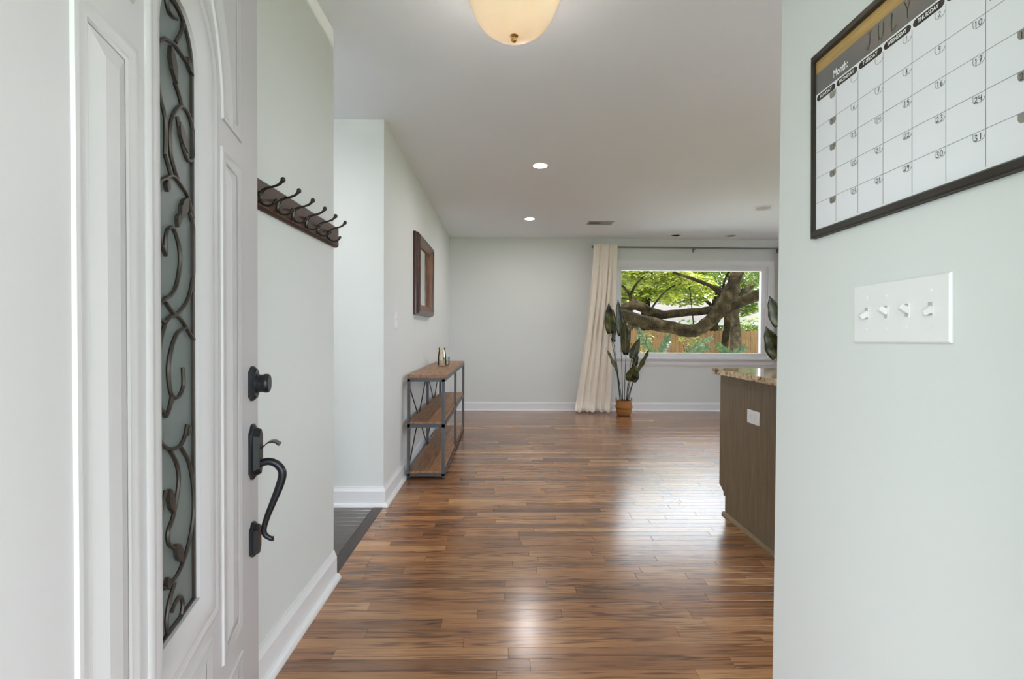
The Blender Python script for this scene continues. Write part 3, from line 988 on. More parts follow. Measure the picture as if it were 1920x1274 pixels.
def pen(chars, x, y, h, w, adv, width, mat, name, parent):
    mb = MB()
    for i, ch in enumerate(chars):
        for st in DIG[ch]:
            pts = smooth_path([(x + i * adv + a * w + hw.uniform(-.05, .05) * w, y + b * h + hw.uniform(-.04, .04) * h, .0067) for a, b in st], 3)
            vs, fs = [], []
            for j, p in enumerate(pts):
                t = (pts[min(j + 1, len(pts) - 1)] - pts[max(j - 1, 0)]).normalized()
                s = Vector((-t.y, t.x, 0)) * width / 2
                vs += [p + s, p - s]
            fs = [(2 * j, 2 * j + 1, 2 * j + 3, 2 * j + 2) for j in range(len(pts) - 1)]
            mb.add(vs, fs)
    return mb.build(name, mat, parent)
pen('JULY', .158, .333, .030, .017, .029, .0019, M['ink_brown'], 'month_writing', cal)
first = {0: [None, 5, 12, 19, 26], 1: [None, 6, 13, 20, 27], 2: [None, 7, 14, 21, 28], 3: [1, 8, 15, 22, 29], 4: [2, 9, 16, 23, 30], 5: [3, 10, 17, 24, 31], 6: [4, 11, 18, 25, None]}
for c, vals in first.items():
    for r_, v in enumerate(vals):
        x1, y1 = CX0 + CP * (c + 1) - .0008, rowy[r_] - .0008
        w, h = .0185, .0135
        pts = [(x1, y1), (x1 - w, y1), (x1 - w, y1 - h * .55), (x1 - w * .93, y1 - h * .8), (x1 - w * .75, y1 - h), (x1 - w * .25, y1 - h), (x1 - w * .07, y1 - h * .8), (x1, y1 - h * .55)]
        if c in (0, 6):
            q = MB(); q.prism(pts[::-1], fl, .0055, .0064)
            q.build('date_tab', M['tabgrey'], cal)
        else:
            q = MB(); q.sweep(pts[1:], [(0, .0055), (0, .0064), (.0008, .0064), (.0008, .0055)], fl, closed=False)
            q.build('date_tab', M['grid'], cal)
        if v is not None:
            s = str(v)
            adv = .0066
            pen(s, x1 - w * .5 - adv * len(s) / 2, y1 - h * .86, h * .66, .0056, adv, .0010, M['ink'], 'date_number', cal)
pen('F', CX0 + CP * 6 + .006, .262, .030, .012, .02, .0016, M['ink_brown'], 'pen_mark', cal)

sw = thing('light_switch', 'white four-gang toggle switch plate below the calendar', 'light switch')
sw.matrix_world = wall_frame(.841, 1.1507, XR - .0005, .0186)
m = MB(); m.bevbox(-.104, .104, -.057, .057, 0, .0065, .003); m.build('plate', M['plastic'], sw)
for k, up in enumerate((-1, 1, 1, -1)):
    x = (k - 1.5) * .046
    m = MB()
    m.sweep([(x - .0055, -.0125), (x + .0055, -.0125), (x + .0055, .0125), (x - .0055, .0125)], [(0, .0064), (0, .0075), (.0012, .0075), (.0012, .0040)], fl)
    rim = m.build('toggle_slot', M['plastic'], sw)
    MB().box(x - .0045, x + .0045, -.0115, .0115, .0060, .0067).build('slot_shadow_gap', M['lamp_off'], rim)
    tg = MB()
    a = math.radians(28 * up)
    def rp(xx, yy, zz):
        return (x + xx, yy * math.cos(a) + zz * math.sin(a), .006 + zz * math.cos(a) - yy * math.sin(a))
    tg.add([rp(sx * wx, sy * wy, zz) for zz, wx, wy in ((0, .0042, .0058), (.014, .0036, .0046), (.0155, .0026, .0034)) for sx, sy in ((-1, -1), (1, -1), (1, 1), (-1, 1))],
           [(0, 3, 2, 1), (8, 9, 10, 11)] + [(i * 4 + q_, i * 4 + (q_ + 1) % 4, i * 4 + 4 + (q_ + 1) % 4, i * 4 + 4 + q_) for i in range(2) for q_ in range(4)])
    tg.build('toggle', M['plastic'], sw)
    for sy in (-1, 1):
        MB().lathe([(.0034, .0064), (.0030, .0078), (0, .0080)], (x, sy * .0302, 0), 10).build('screw', M['plastic'], sw)

ls = thing('light_switch', 'single white toggle switch plate between the wall corner and mirror', 'light switch', (XL, 3.34, 1.19))
MB().bevbox(0, .007, -.035, .035, -.057, .057, .003, axis=0).build('plate', M['plastic'], ls)
MB().add([(x, sy * .004, z + q) for x, z, q in ((.006, .004, -.005), (.006, .004, .005), (.022, .010, .003), (.022, .010, -.003)) for sy in (-1, 1)],
         [(0, 1, 3, 2), (2, 3, 5, 4), (4, 5, 7, 6), (6, 7, 1, 0), (0, 2, 4, 6), (1, 7, 5, 3)]).build('toggle', M['plastic'], ls)
for s in (-1, 1):
    MB().lathe([(.0034, .0068), (.003, .0082), (0, .0084)], (0, 0, s * .0302), 10, 'X').build('screw', M['plastic'], ls)

# ---------------------------------------------------------------- mirror on the living room wall
mir = thing('wall_mirror', 'rectangular mirror in a deep dark mahogany frame above the console table', 'mirror', (XL, 4.415, 1.255))
MY, MZ = .425, .697
mp_ = lambda a, b, d: (d, a, b)
m = MB()
m.sweep([(-MY, 0), (MY, 0), (MY, MZ), (-MY, MZ)], [(0, 0), (0, .020), (.006, .026), (.006, .036), (.012, .046), (.022, .050), (.028, .057), (.046, .057), (.052, .050), (.055, .046)], mp_)
m.build('outer_frame', M['mirrorwood'], mir, smooth=False)
m = MB()
m.sweep([(-MY, 0), (MY, 0), (MY, MZ), (-MY, MZ)], [(.055, .046), (.060, .044), (.090, .020), (.094, .021), (.098, .010)], mp_)
m.build('inner_moulding', M['mirrorwood_inner'], mir)
MB().box(.006, .0105, -MY + .09, MY - .09, .09, MZ - .09).build('mirror_glass', M['mirror'], mir)

# ---------------------------------------------------------------- console table
ct = thing('console_table', 'narrow industrial console table with three wood shelves and grey steel frame', 'console table', (-.581, 4.48, 0))
TX, TY, TZ = .141, .902, .782
lg = .022
legs_y = (-TY + lg / 2, 0, TY - lg / 2)
for y in legs_y:
    for s in (-1, 1):
        x = s * (TX - lg / 2)
        MB().box(x - lg / 2, x + lg / 2, y - lg / 2, y + lg / 2, .010, TZ - .030).build('leg', M['steel'], ct)
        MB().lathe([(.012, 0), (.013, .003), (.009, .011)], (x, y, 0), 10).build('foot', M['strap'], ct)
def shelf_boards(z0, z1, inset, name):
    n = 2
    for k in range(n):
        xa = -TX + inset + k * (2 * TX - 2 * inset) / n
        xb = xa + (2 * TX - 2 * inset) / n - .0008
        MB().bevbox(xa, xb, -TY + inset, TY - inset, z0, z1, .0012).build(name, M['tablewood'], ct)
shelf_boards(TZ - .020, TZ, 0, 'top_board')
shelf_boards(.414, .430, .012, 'shelf_board')
shelf_boards(.038, .054, .012, 'shelf_board')
for z0, z1 in ((TZ - .048, TZ - .020), (.388, .414), (.020, .038)):
    for s in (-1, 1):
        x = s * (TX - .008)
        MB().box(x - .008, x + .008, -TY, TY, z0, z1).build('side_rail', M['steel'], ct)
        y = s * (TY - .008)
        MB().box(-TX + .016, TX - .016, y - .008, y + .008, z0, z1).build('end_rail', M['steel'], ct)
for a, b in ((-TY + lg, -lg / 2), (lg / 2, TY - lg)):
    for z0, z1 in ((.06, .72), (.72, .06)):
        MB().tube([(-TX + .006, a, z0), (-TX + .006, b, z1)], .0045, 6).build('cross_brace', M['strap'], ct)

vs_ = thing('glass_vase', 'small amber glass bottle vase with white wax at the bottom on the console table', 'vase', (-.587, 4.56, TZ))
MB().lathe([(.030, 0), (.039, .003), (.040, .010), (.040, .085), (.037, .115), (.0325, .140), (.031, .158), (.0325, .166), (.0325, .176), (.0300, .176), (.0285, .158), (.0345, .113), (.0375, .083), (.0375, .012), (.028, .006), (0, .006)], (0, 0, 0), 28).build('glass', M['vase'], vs_, smooth=True)
MB().lathe([(.0, .0065), (.0365, .0075), (.0368, .060), (.033, .062), (0, .061)], (0, 0, 0), 24).build('wax', M['wax'], vs_, smooth=True)
v2 = thing('glass_tumbler', 'short clear glass candle cup behind the amber vase', 'candle cup', (-.563, 4.72, TZ))
MB().lathe([(.024, 0), (.028, .002), (.030, .078), (.0285, .078), (.0265, .005), (0, .005)], (0, 0, 0), 24).build('glass', M['clearglass'], v2, smooth=True)
MB().lathe([(.0, .0055), (.0255, .0060), (.0265, .050), (0, .051)], (0, 0, 0), 20).build('wax', M['wax'], v2, smooth=True)

# ---------------------------------------------------------------- kitchen peninsula
PX, PY0, PY1, PZ = 1.36, 2.05, 2.955, .854
cab = thing('peninsula_cabinet', 'taupe stained wooden kitchen cabinet end under the granite top', 'cabinet', (PX, 2.5, 0))
yy = lambda y: y - 2.5
MB().box(.019, 2.2, yy(PY0) + .02, yy(PY1) - .022, .10, PZ).build('carcass', M['cabinet'], cab)
MB().box(.019, 2.2, yy(PY0) + .02, yy(PY1) - .095, .0, .10).build('toe_base', M['cabinet'], cab)
q = MB()
q.prism([(yy(PY0), 0), (yy(PY1) - .085, 0), (yy(PY1) - .085, .118), (yy(PY1) - .022, .160), (yy(PY1) - .022, PZ), (yy(PY0), PZ)], lambda a, b, d: (d, a, b), 0, .018)
q.build('end_panel', M['cabinet'], cab)
MB().box(.002, 2.2, yy(PY1) - .022, yy(PY1), .160, PZ).build('face_frame', M['cabinet'], cab)
MB().box(.03, 2.2, yy(PY1) - .095, yy(PY1) - .085, .0, .118).build('toe_board', M['cabinet'], cab)
q = MB()
q.add([(-w, y, h) for y in (yy(PY0), yy(PY1) - .075) for w, h in ((0, 0), (.017, 0), (.017, .006), (.012, .015), (.004, .019), (0, .019))],
      [(k, (k + 1) % 6, 6 + (k + 1) % 6, 6 + k) for k in range(6)] + [tuple(range(6)), tuple(range(6, 12))])
q.build('shoe_moulding', M['cabinet_shoe'], cab)
wt = thing('granite_worktop', 'polished beige speckled granite worktop on the peninsula', 'countertop', (PX, 2.5, PZ))
poly = [(-.040, yy(PY0) - .03), (2.24, yy(PY0) - .03), (2.24, yy(PY1) + .045), (-.028, yy(PY1) + .045), (-.040, yy(PY1) + .033)]
sl = MB()
sl.sweep(poly, [(.006, 0), (0, .004), (0, .031), (.004, .035)], lambda a, b, d: (a, b, d))
tops = sl.v[3::4]; bots = sl.v[0::4]
sl.add(tops, [tuple(range(5))]); sl.add(bots, [tuple(range(4, -1, -1))])
sl.build('slab', M['granite'], wt)
ol = thing('power_outlet', 'white sideways power outlet on the taupe cabinet end', 'outlet', (PX, 2.552, .654))
MB().bevbox(0, -.006, -.060, .060, -.037, .037, .003, axis=0).build('plate', M['plastic'], ol)
for s in (-1, 1):
    rc = MB()
    rc.lathe([(.0165, -.0055), (.0165, -.0075), (0, -.0075)], (0, s * .020, 0), 16, 'X')
    r_ = rc.build('socket', M['plastic'], ol)
    for k in (-1, 1):
        MB().box(-.0078, -.007, s * .020 - .004, s * .020 + .004, k * .006 - .001, k * .006 + .001).build('slot', M['vent_dark'], r_)

# ---------------------------------------------------------------- ceiling fittings
lamp = thing('ceiling_lamp', 'flush ceiling lamp with a cream alabaster glass bowl and brass knob', 'ceiling lamp', (.034, 1.82, H))
MB().lathe([(.0, 0), (.085, 0), (.085, -.012), (.060, -.026), (.020, -.030), (0, -.030)], (0, 0, 0), 28).build('canopy', M['brass'], lamp, smooth=True)
MB().tube([(0, 0, -.028), (0, 0, -.205)], .005, 8).build('stem', M['brass'], lamp, smooth=True)
prof = [(.175, -.068), (.172, -.076), (.166, -.090), (.152, -.122), (.138, -.145), (.118, -.168), (.094, -.186), (.064, -.199), (.030, -.206), (.006, -.208)]
innerp = [(r - .004 if r > .01 else r, h + .004) for r, h in prof][::-1]
MB().lathe(prof + innerp, (0, 0, 0), 40).build('glass_bowl', M['bowl'], lamp, smooth=True)
MB().lathe([(.0, -.232), (.006, -.231), (.011, -.226), (.012, -.219), (.009, -.213), (.016, -.209), (.016, -.206), (.005, -.204)], (0, 0, 0), 18).build('finial', M['brass'], lamp, smooth=True)
for s, e in ((-1, 84.0), (1, 46)):
    bl = light('bulb', 'POINT', (.034 + s * .055, 1.82, H - .088), e, (1, .94, .87), shadow_soft_size=.028)

def recessed(x, y, lit, r, label, watt=5):
    t = thing('recessed_light', label, 'ceiling light', (x, y, H), group='recessed ceiling lights')
    MB().lathe([(r, -.0005), (r + .016, -.0005), (r + .015, -.005), (r + .002, -.007), (r, -.003)], (0, 0, 0), 28).build('trim_ring', M['trim'], t, smooth=True)
    MB().lathe([(0, -.003), (r + .001, -.003), (r + .001, -.001), (0, -.001)], (0, 0, 0), 28).build('diffuser', M['lamp_on' if lit else 'lamp_off'], t)
    if lit:
        light('downlight', 'AREA', (x, y, H - .010), watt, (1, .97, .93), shape='DISK', size=r * 2)
recessed(.285, 3.80, True, .055, 'lit round recessed light nearer the camera, in the living room ceiling')
recessed(.298, 5.576, True, .055, 'lit round recessed light farther away, nearer the far wall')
recessed(2.327, 6.43, False, .055, 'unlit recessed light close to the far wall above the window centre')
recessed(3.079, 6.43, False, .055, 'unlit recessed light close to the far wall toward the window right')
recessed(-1.45, 2.0, True, .055, 'added unseen fill light in the side hall ceiling behind the coat rack wall', 7)  # added out of view to brighten the return wall
sp_ = thing('ceiling_speaker', 'round white ceiling speaker grille near the right wall edge', 'ceiling speaker', (2.74, 5.0, H))
MB().lathe([(.080, -.0005), (.100, -.0005), (.099, -.008), (.088, -.010), (.080, -.004)], (0, 0, 0), 28).build('rim', M['trim'], sp_, smooth=True)
MB().lathe([(0, -.007), (.060, -.006), (.081, -.003), (.081, -.001), (0, -.001)], (0, 0, 0), 28).build('grille', M['vent'], sp_, smooth=True)
vt = thing('ceiling_vent', 'rectangular grey louvred air vent in the ceiling before the curtain', 'air vent', (1.162, 5.757, H))
m = MB(); m.sweep([(-.155, -.085), (.155, -.085), (.155, .085), (-.155, .085)], [(0, -.0005), (0, -.003), (.004, -.006), (.022, -.006), (.022, -.0005)], lambda a, b, d: (a, b, d))
m.build('frame', M['vent'], vt)
MB().box(-.135, .135, -.065, .065, -.0015, -.0005).build('duct', M['vent_dark'], vt)
MB().box(-.004, .004, -.064, .064, -.006, -.001).build('divider', M['vent'], vt)
for s in (-1, 1):
    for k in range(8):
        x = s * (.012 + k * .0155)
        MB().add([(x, -.064, -.001), (x + s * .010, -.064, -.006), (x + s * .010, .064, -.006), (x, .064, -.001)], [(0, 1, 2, 3)]).build('louvre', M['vent'], vt)

def added_torchiere(x, y, watt, label):  # made-up lamps out of view, added to brighten the ceiling
    t = thing('added_lamp', label, 'added fill lamp', (x, y, 0))
    MB().lathe([(0, 0), (.14, 0), (.14, .012), (.03, .025), (.012, .04)], (0, 0, 0), 24).build('base', M['rod'], t, smooth=True)
    MB().tube([(0, 0, .03), (0, 0, 1.70)], .011, 10).build('pole', M['rod'], t, smooth=True)
    MB().lathe([(.012, 1.68), (.05, 1.70), (.12, 1.75), (.17, 1.82), (.165, 1.82), (.115, 1.755), (.05, 1.71), (0, 1.70)], (0, 0, 0), 28).build('lamp_shade', M['rod'], t, smooth=True)
    light('fill_uplight', 'AREA', (x, y, 1.78), watt, (.93, .96, 1), (math.pi, 0, 0), shape='DISK', size=.2)
added_torchiere(-2.1, .8, 15, 'added unseen floor lamp throwing fill light up in the side hall behind the coat rack wall')
added_torchiere(4.75, 4.2, 20, 'added unseen floor lamp throwing fill light up at the kitchen side of the living room')
added_torchiere(2.6, .85, 24, 'added unseen floor lamp throwing fill light up behind the right hallway wall')

# ---------------------------------------------------------------- curtain rod, curtains
rod = thing('curtain_rod', 'thin grey metal curtain rod above the picture window', 'curtain rod', (2.58, 6.625, 2.305))
MB().tube([(-1.33, 0, 0), (1.36, 0, 0)], .011, 12).build('rod', M['rod'], rod, smooth=True)
for s, x in ((-1, -1.33), (1, 1.36)):
    MB().lathe([(.011, 0), (.017, s * .004), (.017, s * .022), (.012, s * .030), (0, s * .032)], (x, 0, 0), 14, 'X').build('finial', M['rod'], rod, smooth=True)
for x in (-1.27, .10, 1.30):
    q = MB()
    q.tube([(x, .088, -.02), (x, .03, -.02), (x, .0, -.012)], .006, 8)
    q.box(x - .012, x + .012, .080, .088, -.05, .012)
    q.build('bracket', M['rod'], rod)

def curtain(name, label, top0, top1, bot0, bot1, folds, seed, spill):
    r = random.Random(seed)
    nu, nv = folds * 8, 40
    fo = [(r.uniform(.7, 1.3), r.uniform(-.4, .4)) for _ in range(folds + 1)]
    grid = []
    for j in range(nv + 1):
        t = j / nv                      # 0 top .. 1 floor
        e = t ** 1.35
        row = []
        for i in range(nu + 1):
            s = i / nu
            x = (top0 + (top1 - top0) * s) * (1 - e) + (bot0 + (bot1 - bot0) * s) * e
            k = min(int(s * folds), folds - 1)
            amp = (.010 + .018 * min(1, t * 3)) * fo[k][0]
            ph = s * folds * 2 * math.pi + fo[k][1] * t * 1.2
            y = 6.578 + amp * math.sin(ph) * (.8 if t < .05 else 1) - .012 * e
            x += .012 * math.cos(ph * .5 + seed) * (1 - t) + .010 * math.sin(3.1 * t + k)
            z = 2.328 * (1 - t) + .012
            if t > .93:                 # hem gathers on the floor
                w = (t - .93) / .07
                y -= w * w * (.05 + .03 * math.sin(ph * .5)) * spill
                z = z + w * .010 * (1 + math.sin(ph * 1.5))
            row.append((x, y, z))
        grid.append(row)
    vs = [p for row in grid for p in row]
    w = nu + 1
    fs = [(j * w + i, j * w + i + 1, (j + 1) * w + i + 1, (j + 1) * w + i) for j in range(nv) for i in range(nu)]
    t = thing(name, label, 'curtain', ((bot0 + bot1) / 2, 6.6, 0))
    mb = MB(); mb.add([(x - (bot0 + bot1) / 2, y - 6.6, z) for x, y, z in vs], fs)
    o = mb.build('cloth', M['curtain'], t, smooth=True, fix=False)
    sd = o.modifiers.new('thickness', 'SOLIDIFY'); sd.thickness = .003
    return t
curtain('curtain', 'long beige linen curtain at the left of the window pooling on the floor', 1.245, 1.575, .985, 1.475, 5, 4, 1.0)
curtain('curtain', 'beige linen curtain at the right end of the window, mostly behind the wall edge', 3.875, 4.16, 3.90, 4.30, 5, 9, .6)

# ---------------------------------------------------------------- bird-of-paradise plants
def bird_leaf(parent, base, tip, width, bend, yaw, fold=.18):
    width *= 1.22
    yaw *= .6
    """broad paddle leaf with a raised centre rib; base -> tip, width half, yaw turns the blade about its rib"""
    b, t = Vector(base), Vector(tip)
    ax = t - b; L = ax.length; ax.normalize()
    side = Vector((math.cos(yaw), math.sin(yaw), 0))
    side = (side - ax * side.dot(ax)).normalized()
    nor = side.cross(ax).normalized()
    mb = MB()
    nseg, nw = 12, 6
    rows = []
    for j in range(nseg + 1):
        s = j / nseg
        wd = width * (math.sin(math.pi * min(1, (s * .93 + .07)) ** .72)) ** .8 if s < 1 else 0
        wd = max(wd, .002)
        c = b + ax * (L * s) + nor * (bend * L * math.sin(math.pi * .5 * s) * s)
        row = []
        for i in range(-nw // 2, nw // 2 + 1):
            q = i / (nw / 2)
            row.append(c + side * (wd * q) + nor * (fold * abs(q) ** 1.2 * wd) + nor * (.008 * math.sin(s * 17 + q * 2) * abs(q)))
        rows.append(row)
    vs = [p for r in rows for p in r]
    w = nw + 1
    fs = [(j * w + i, j * w + i + 1, (j + 1) * w + i + 1, (j + 1) * w + i) for j in range(nseg) for i in range(nw)]
    mb.add(vs, fs)
    o = mb.build('leaf', M['birdleaf'], parent, smooth=True, fix=False)
    sd = o.modifiers.new('thickness', 'SOLIDIFY'); sd.thickness = .0012
    rb = MB(); rb.tube([r[nw // 2] for r in rows], lerp_list([.0042, .003, .001], nseg + 1), 6)
    rb.build('midrib', M['birdvein'], o, smooth=True)
    return o

def basket(parent, sc=1.0):
    prof = [(.083, .004), (.088, .010), (.100, .045), (.104, .070), (.098, .090), (.103, .094), (.115, .108), (.112, .122), (.100, .160), (.089, .196), (.092, .202), (.086, .204), (.082, .196), (.080, .170), (0, .168)]
    MB().lathe([(0, .004)] + [(r * sc, h * sc) for r, h in prof], (0, 0, 0), 32).build('basket', M['basket'], parent, smooth=True)
    MB().lathe([(0, .171 * sc), (.079 * sc, .172 * sc), (.079 * sc, .166 * sc), (0, .166 * sc)], (0, 0, 0), 20).build('soil', M['soil'], parent)
    for s in (-1, 1):
        pts = smooth_path([(s * .098 * sc, -.025, .165 * sc), (s * .103 * sc, -.022, .215 * sc), (s * .102 * sc, 0, .236 * sc), (s * .103 * sc, .022, .215 * sc), (s * .098 * sc, .025, .165 * sc)], 5)
        MB().tube(pts, .0045, 8).build('basket_handle', M['basket'], parent, smooth=True)

px0, py0 = 1.624, 6.36
plant = thing('potted_bird_of_paradise', 'tall dark-leaved potted plant in a woven basket beside the curtain', 'potted plant', (px0, py0, 0))
basket(plant)
LV = [((1.429, 6.34, 1.100), (1.385, 6.30, 1.505), .062, .05, .25), ((1.491, 6.42, .985), (1.470, 6.44, 1.470), .040, .04, 1.0), ((1.572, 6.36, 1.067), (1.528, 6.38, 1.557), .056, .03, .5),
      ((1.645, 6.36, .812), (1.622, 6.34, 1.300), .048, .06, -.5), ((1.727, 6.38, .762), (1.836, 6.40, 1.038), .048, .08, -.3), ((1.794, 6.33, .595), (1.944, 6.31, .917), .034, .05, .8),
      ((1.768, 6.42, .645), (1.823, 6.44, .830), .034, .05, .3), ((1.672, 6.28, .470), (1.727, 6.24, .690), .062, .06, .1), ((1.725, 6.29, .455), (1.760, 6.26, .665), .050, .05, -.35), ((1.525, 6.34, .592), (1.359, 6.31, .904), .024, .05, .9)]
for i, (b, t, w, bend, yaw) in enumerate(LV):
    lo = lambda p: (p[0] - px0, p[1] - py0, p[2])
    b, t = lo(b), lo(t)
    bx = (max(-.05, min(.05, b[0] * .3)), max(-.05, min(.05, b[1] * .5)), .168)
    mid = (bx[0] * .55 + b[0] * .45, bx[1] * .5 + b[1] * .5, .168 + (b[2] - .168) * .55)
    pt = smooth_path([bx, mid, b], 5)
    MB().tube(pt, lerp_list([.0055, .0045, .0035], len(pt)), 6).build('stalk', M['stem'], plant, smooth=True)
    bird_leaf(plant, b, t, w, bend, yaw)

px1, py1 = 3.56, 5.98
plant2 = thing('potted_bird_of_paradise', 'second broad-leaved potted plant showing olive leaves above the granite worktop', 'potted plant', (px1, py1, 0))
basket(plant2, 1.15)
for b, t, w, bend, yaw in [((3.475, 5.98, .800), (3.285, 5.94, 1.200), .095, .06, .1), ((3.515, 6.02, 1.200), (3.375, 6.02, 1.590), .085, .05, .15), ((3.57, 5.95, .90), (3.47, 5.90, 1.22), .07, .05, .5), ((3.66, 6.0, .95), (3.80, 6.05, 1.35), .08, .05, -.2), ((3.60, 6.04, 1.1), (3.66, 6.10, 1.62), .075, .04, .2)]:
    lo = lambda p: (p[0] - px1, p[1] - py1, p[2])
    b, t = lo(b), lo(t)
    bx = (b[0] * .2, b[1] * .3, .19)
    mid = (bx[0] * .55 + b[0] * .45, bx[1] * .5 + b[1] * .5, .19 + (b[2] - .19) * .55)
    pt = smooth_path([bx, mid, b], 5)
    MB().tube(pt, lerp_list([.007, .006, .004], len(pt)), 6).build('stalk', M['stem'], plant2, smooth=True)
    bird_leaf(plant2, b, t, w, bend, yaw)

# ---------------------------------------------------------------- outside
GZ = -.5
struct('ground_lawn', MB().box(-40, 50, -30, 60, GZ - .2, GZ), M['grass'], 'green lawn around the house')
struct('added_patio_slab', MB().box(-2, 12, 6.9, 12.6, GZ - .1, GZ + .004), M['patio'], 'added unseen pale light-bouncing patio outside the picture window')  # added below the view to bounce daylight up to the ceiling
struct('added_porch_roof', MB().box(-2.4, 2.4, -2.4, .28, 2.46, 2.60), M['siding'], 'added unseen white roof cutting the sky light at the front doorway')  # added behind the camera to hold back sky light at the entry
struct('porch_slab', MB().box(-2.2, 2.2, -3.0, .28, GZ, -.02), M['concrete'], 'concrete porch slab before the front doorway')

fence = thing('garden_fence', 'tan wooden board fence across the back of the garden', 'fence', (6.4, 15, GZ))
rf = random.Random(5)
bw = .142
for k in range(64):
    x = -4.5 + k * bw
    hgt = 1.70 + rf.uniform(-.012, .012)
    w = bw - .008
    dy = rf.uniform(-.004, .004)
    q = MB()
    q.prism([(x, 0), (x + w, 0), (x + w, hgt - .03), (x + w - .03, hgt), (x + .03, hgt), (x, hgt - .03)], lambda a, b, d: (a, d, b), dy, dy + .018)
    q.build('board', M['fence'], fence)
for z in (.3, .95, 1.5):
    MB().box(-4.5, 4.6, .022, .06, z - .045, z + .045).build('rail', M['fence'], fence)
for k in range(5):
    MB().box(-4.5 + k * 2.25, -4.41 + k * 2.25, .062, .15, 0, 1.75).build('post', M['fence'], fence)

def leaves(clusters, name, mat, parent, seed, size=.11, org=(0, 0, 0)):
    r = random.Random(seed)
    vs, fs, tone = [], [], []
    for (c, rad, n) in clusters:
        for _ in range(n):
            while True:
                q = Vector((r.uniform(-1, 1), r.uniform(-1, 1), r.uniform(-1, 1)))
                if .25 < q.length < 1: break
            p = Vector((c[0] + q.x * rad[0] - org[0], c[1] + q.y * rad[1] - org[1], c[2] + q.z * rad[2] - org[2]))
            l = size * r.uniform(.7, 1.4)
            a = r.uniform(0, 2 * math.pi)
            ax = Vector((math.cos(a), math.sin(a), r.uniform(-.7, .3))).normalized()
            sd = ax.cross(Vector((r.uniform(-.6, .6), r.uniform(-.6, .6), 1))).normalized()
            b = len(vs)
            w = l * .24
            vs += [p, p + ax * l * .45 + sd * w, p + ax * l, p + ax * l * .45 - sd * w]
            fs.append((b, b + 1, b + 2, b + 3))
            tone.append(min(1, max(0, r.gauss(.5, .25))))
    me = bpy.data.meshes.new(name)
    me.from_pydata([tuple(v) for v in vs], [], fs)
    me.materials.append(mat)
    me.attributes.new('tone', 'FLOAT', 'FACE').data.foreach_set('value', tone)
    o = bpy.data.objects.new(name, me)
    col.objects.link(o); o.parent = parent
    o['kind'] = 'stuff'
    return o

def rough_tube(parent, name, pts, radii, mat, seed, n=12, k=6, lump=.10):
    r = random.Random(seed)
    P = smooth_path(pts, k)
    R = lerp_list(radii, len(P))
    mb = MB(); mb.tube(P, R, n)
    P2 = [Vector(v) for v in mb.v]
    for i, p in enumerate(P):
        for j in range(n):
            v = P2[i * n + j]
            P2[i * n + j] = p + (v - p) * (1 + lump * math.sin(i * .9 + seed) * math.cos(j * 1.7 + i * .35) + r.uniform(-lump, lump) * .4)
    mb.v = [tuple(v) for v in P2]
    return mb.build(name, mat, parent, smooth=True)

# the big oak
ox, oy = 7.9, 10.9
oak = thing('oak_tree', 'big spreading tree whose thick mossy limbs cross the window view', 'tree', (ox, oy, GZ))
o_ = lambda pts: [(x - ox, y - oy, z - GZ) for x, y, z in pts]
rough_tube(oak, 'trunk', o_([(7.9, 10.9, -.55), (7.85, 10.9, .8), (7.8, 10.85, 2.0), (7.7, 10.8, 3.2), (7.9, 10.9, 4.6)]), [.42, .34, .32, .28, .18], M['bark'], 1, 14)
rough_tube(oak, 'limb', o_([(7.72, 10.8, 2.9), (7.0, 10.6, 2.55), (6.3, 10.5, 2.24), (5.73, 10.5, 2.008), (5.326, 10.5, 1.838), (5.0, 10.5, 1.70), (4.80, 10.5, 1.62)]), [.17, .15, .13, .125, .12, .13, .12], M['bark'], 2)
rough_tube(oak, 'limb', o_([(2.0, 10.5, 1.66), (2.367, 10.5, 1.556), (2.669, 10.5, 1.475), (3.241, 10.5, 1.325), (3.781, 10.5, 1.222), (4.253, 10.5, 1.163), (4.56, 10.5, 1.37), (4.854, 10.5, 1.70), (4.975, 10.5, 1.97), (5.15, 10.5, 2.338), (5.3, 10.5, 2.75), (5.45, 10.5, 3.5)]), [.13, .15, .155, .145, .14, .135, .145, .17, .15, .13, .115, .09], M['bark'], 3)
rough_tube(oak, 'limb', o_([(1.9, 10.72, 1.66), (2.366, 10.72, 1.622), (2.634, 10.72, 1.66), (2.969, 10.72, 1.738), (3.238, 10.72, 1.632), (3.576, 10.7, 1.524), (4.046, 10.65, 1.575), (4.484, 10.6, 1.606), (4.80, 10.55, 1.66)]), [.05, .06, .085, .115, .105, .10, .085, .09, .10], M['bark'], 4)
rough_tube(oak, 'limb', o_([(5.15, 10.5, 1.76), (4.85, 10.7, 2.10), (4.45, 11.0, 2.35), (4.0, 11.2, 2.55)]), [.07, .05, .04, .025], M['bark'], 6, 8)
rough_tube(oak, 'limb', o_([(6.2, 10.5, 2.2), (6.5, 10.9, 2.7), (7.0, 11.2, 3.1)]), [.08, .07, .05], M['bark'], 8, 8)

def small_tree(name, label, x, y, stem, branches, clusters, mat, bark, seed, size):
    t = thing(name, label, 'tree', (x, y, GZ), group='trees beyond the window')
    o = lambda pts: [(a - x, b - y, c - GZ) for a, b, c in pts]
    rough_tube(t, 'trunk', o(stem[0]), stem[1], bark, seed, 8, 5, .06)
    for i, (pts, rr) in enumerate(branches):
        rough_tube(t, 'branch', o(pts), rr, bark, seed + i + 1, 6, 4, .05)
    leaves(clusters, 'foliage', mat, t, seed, size, (x, y, GZ))
    return t

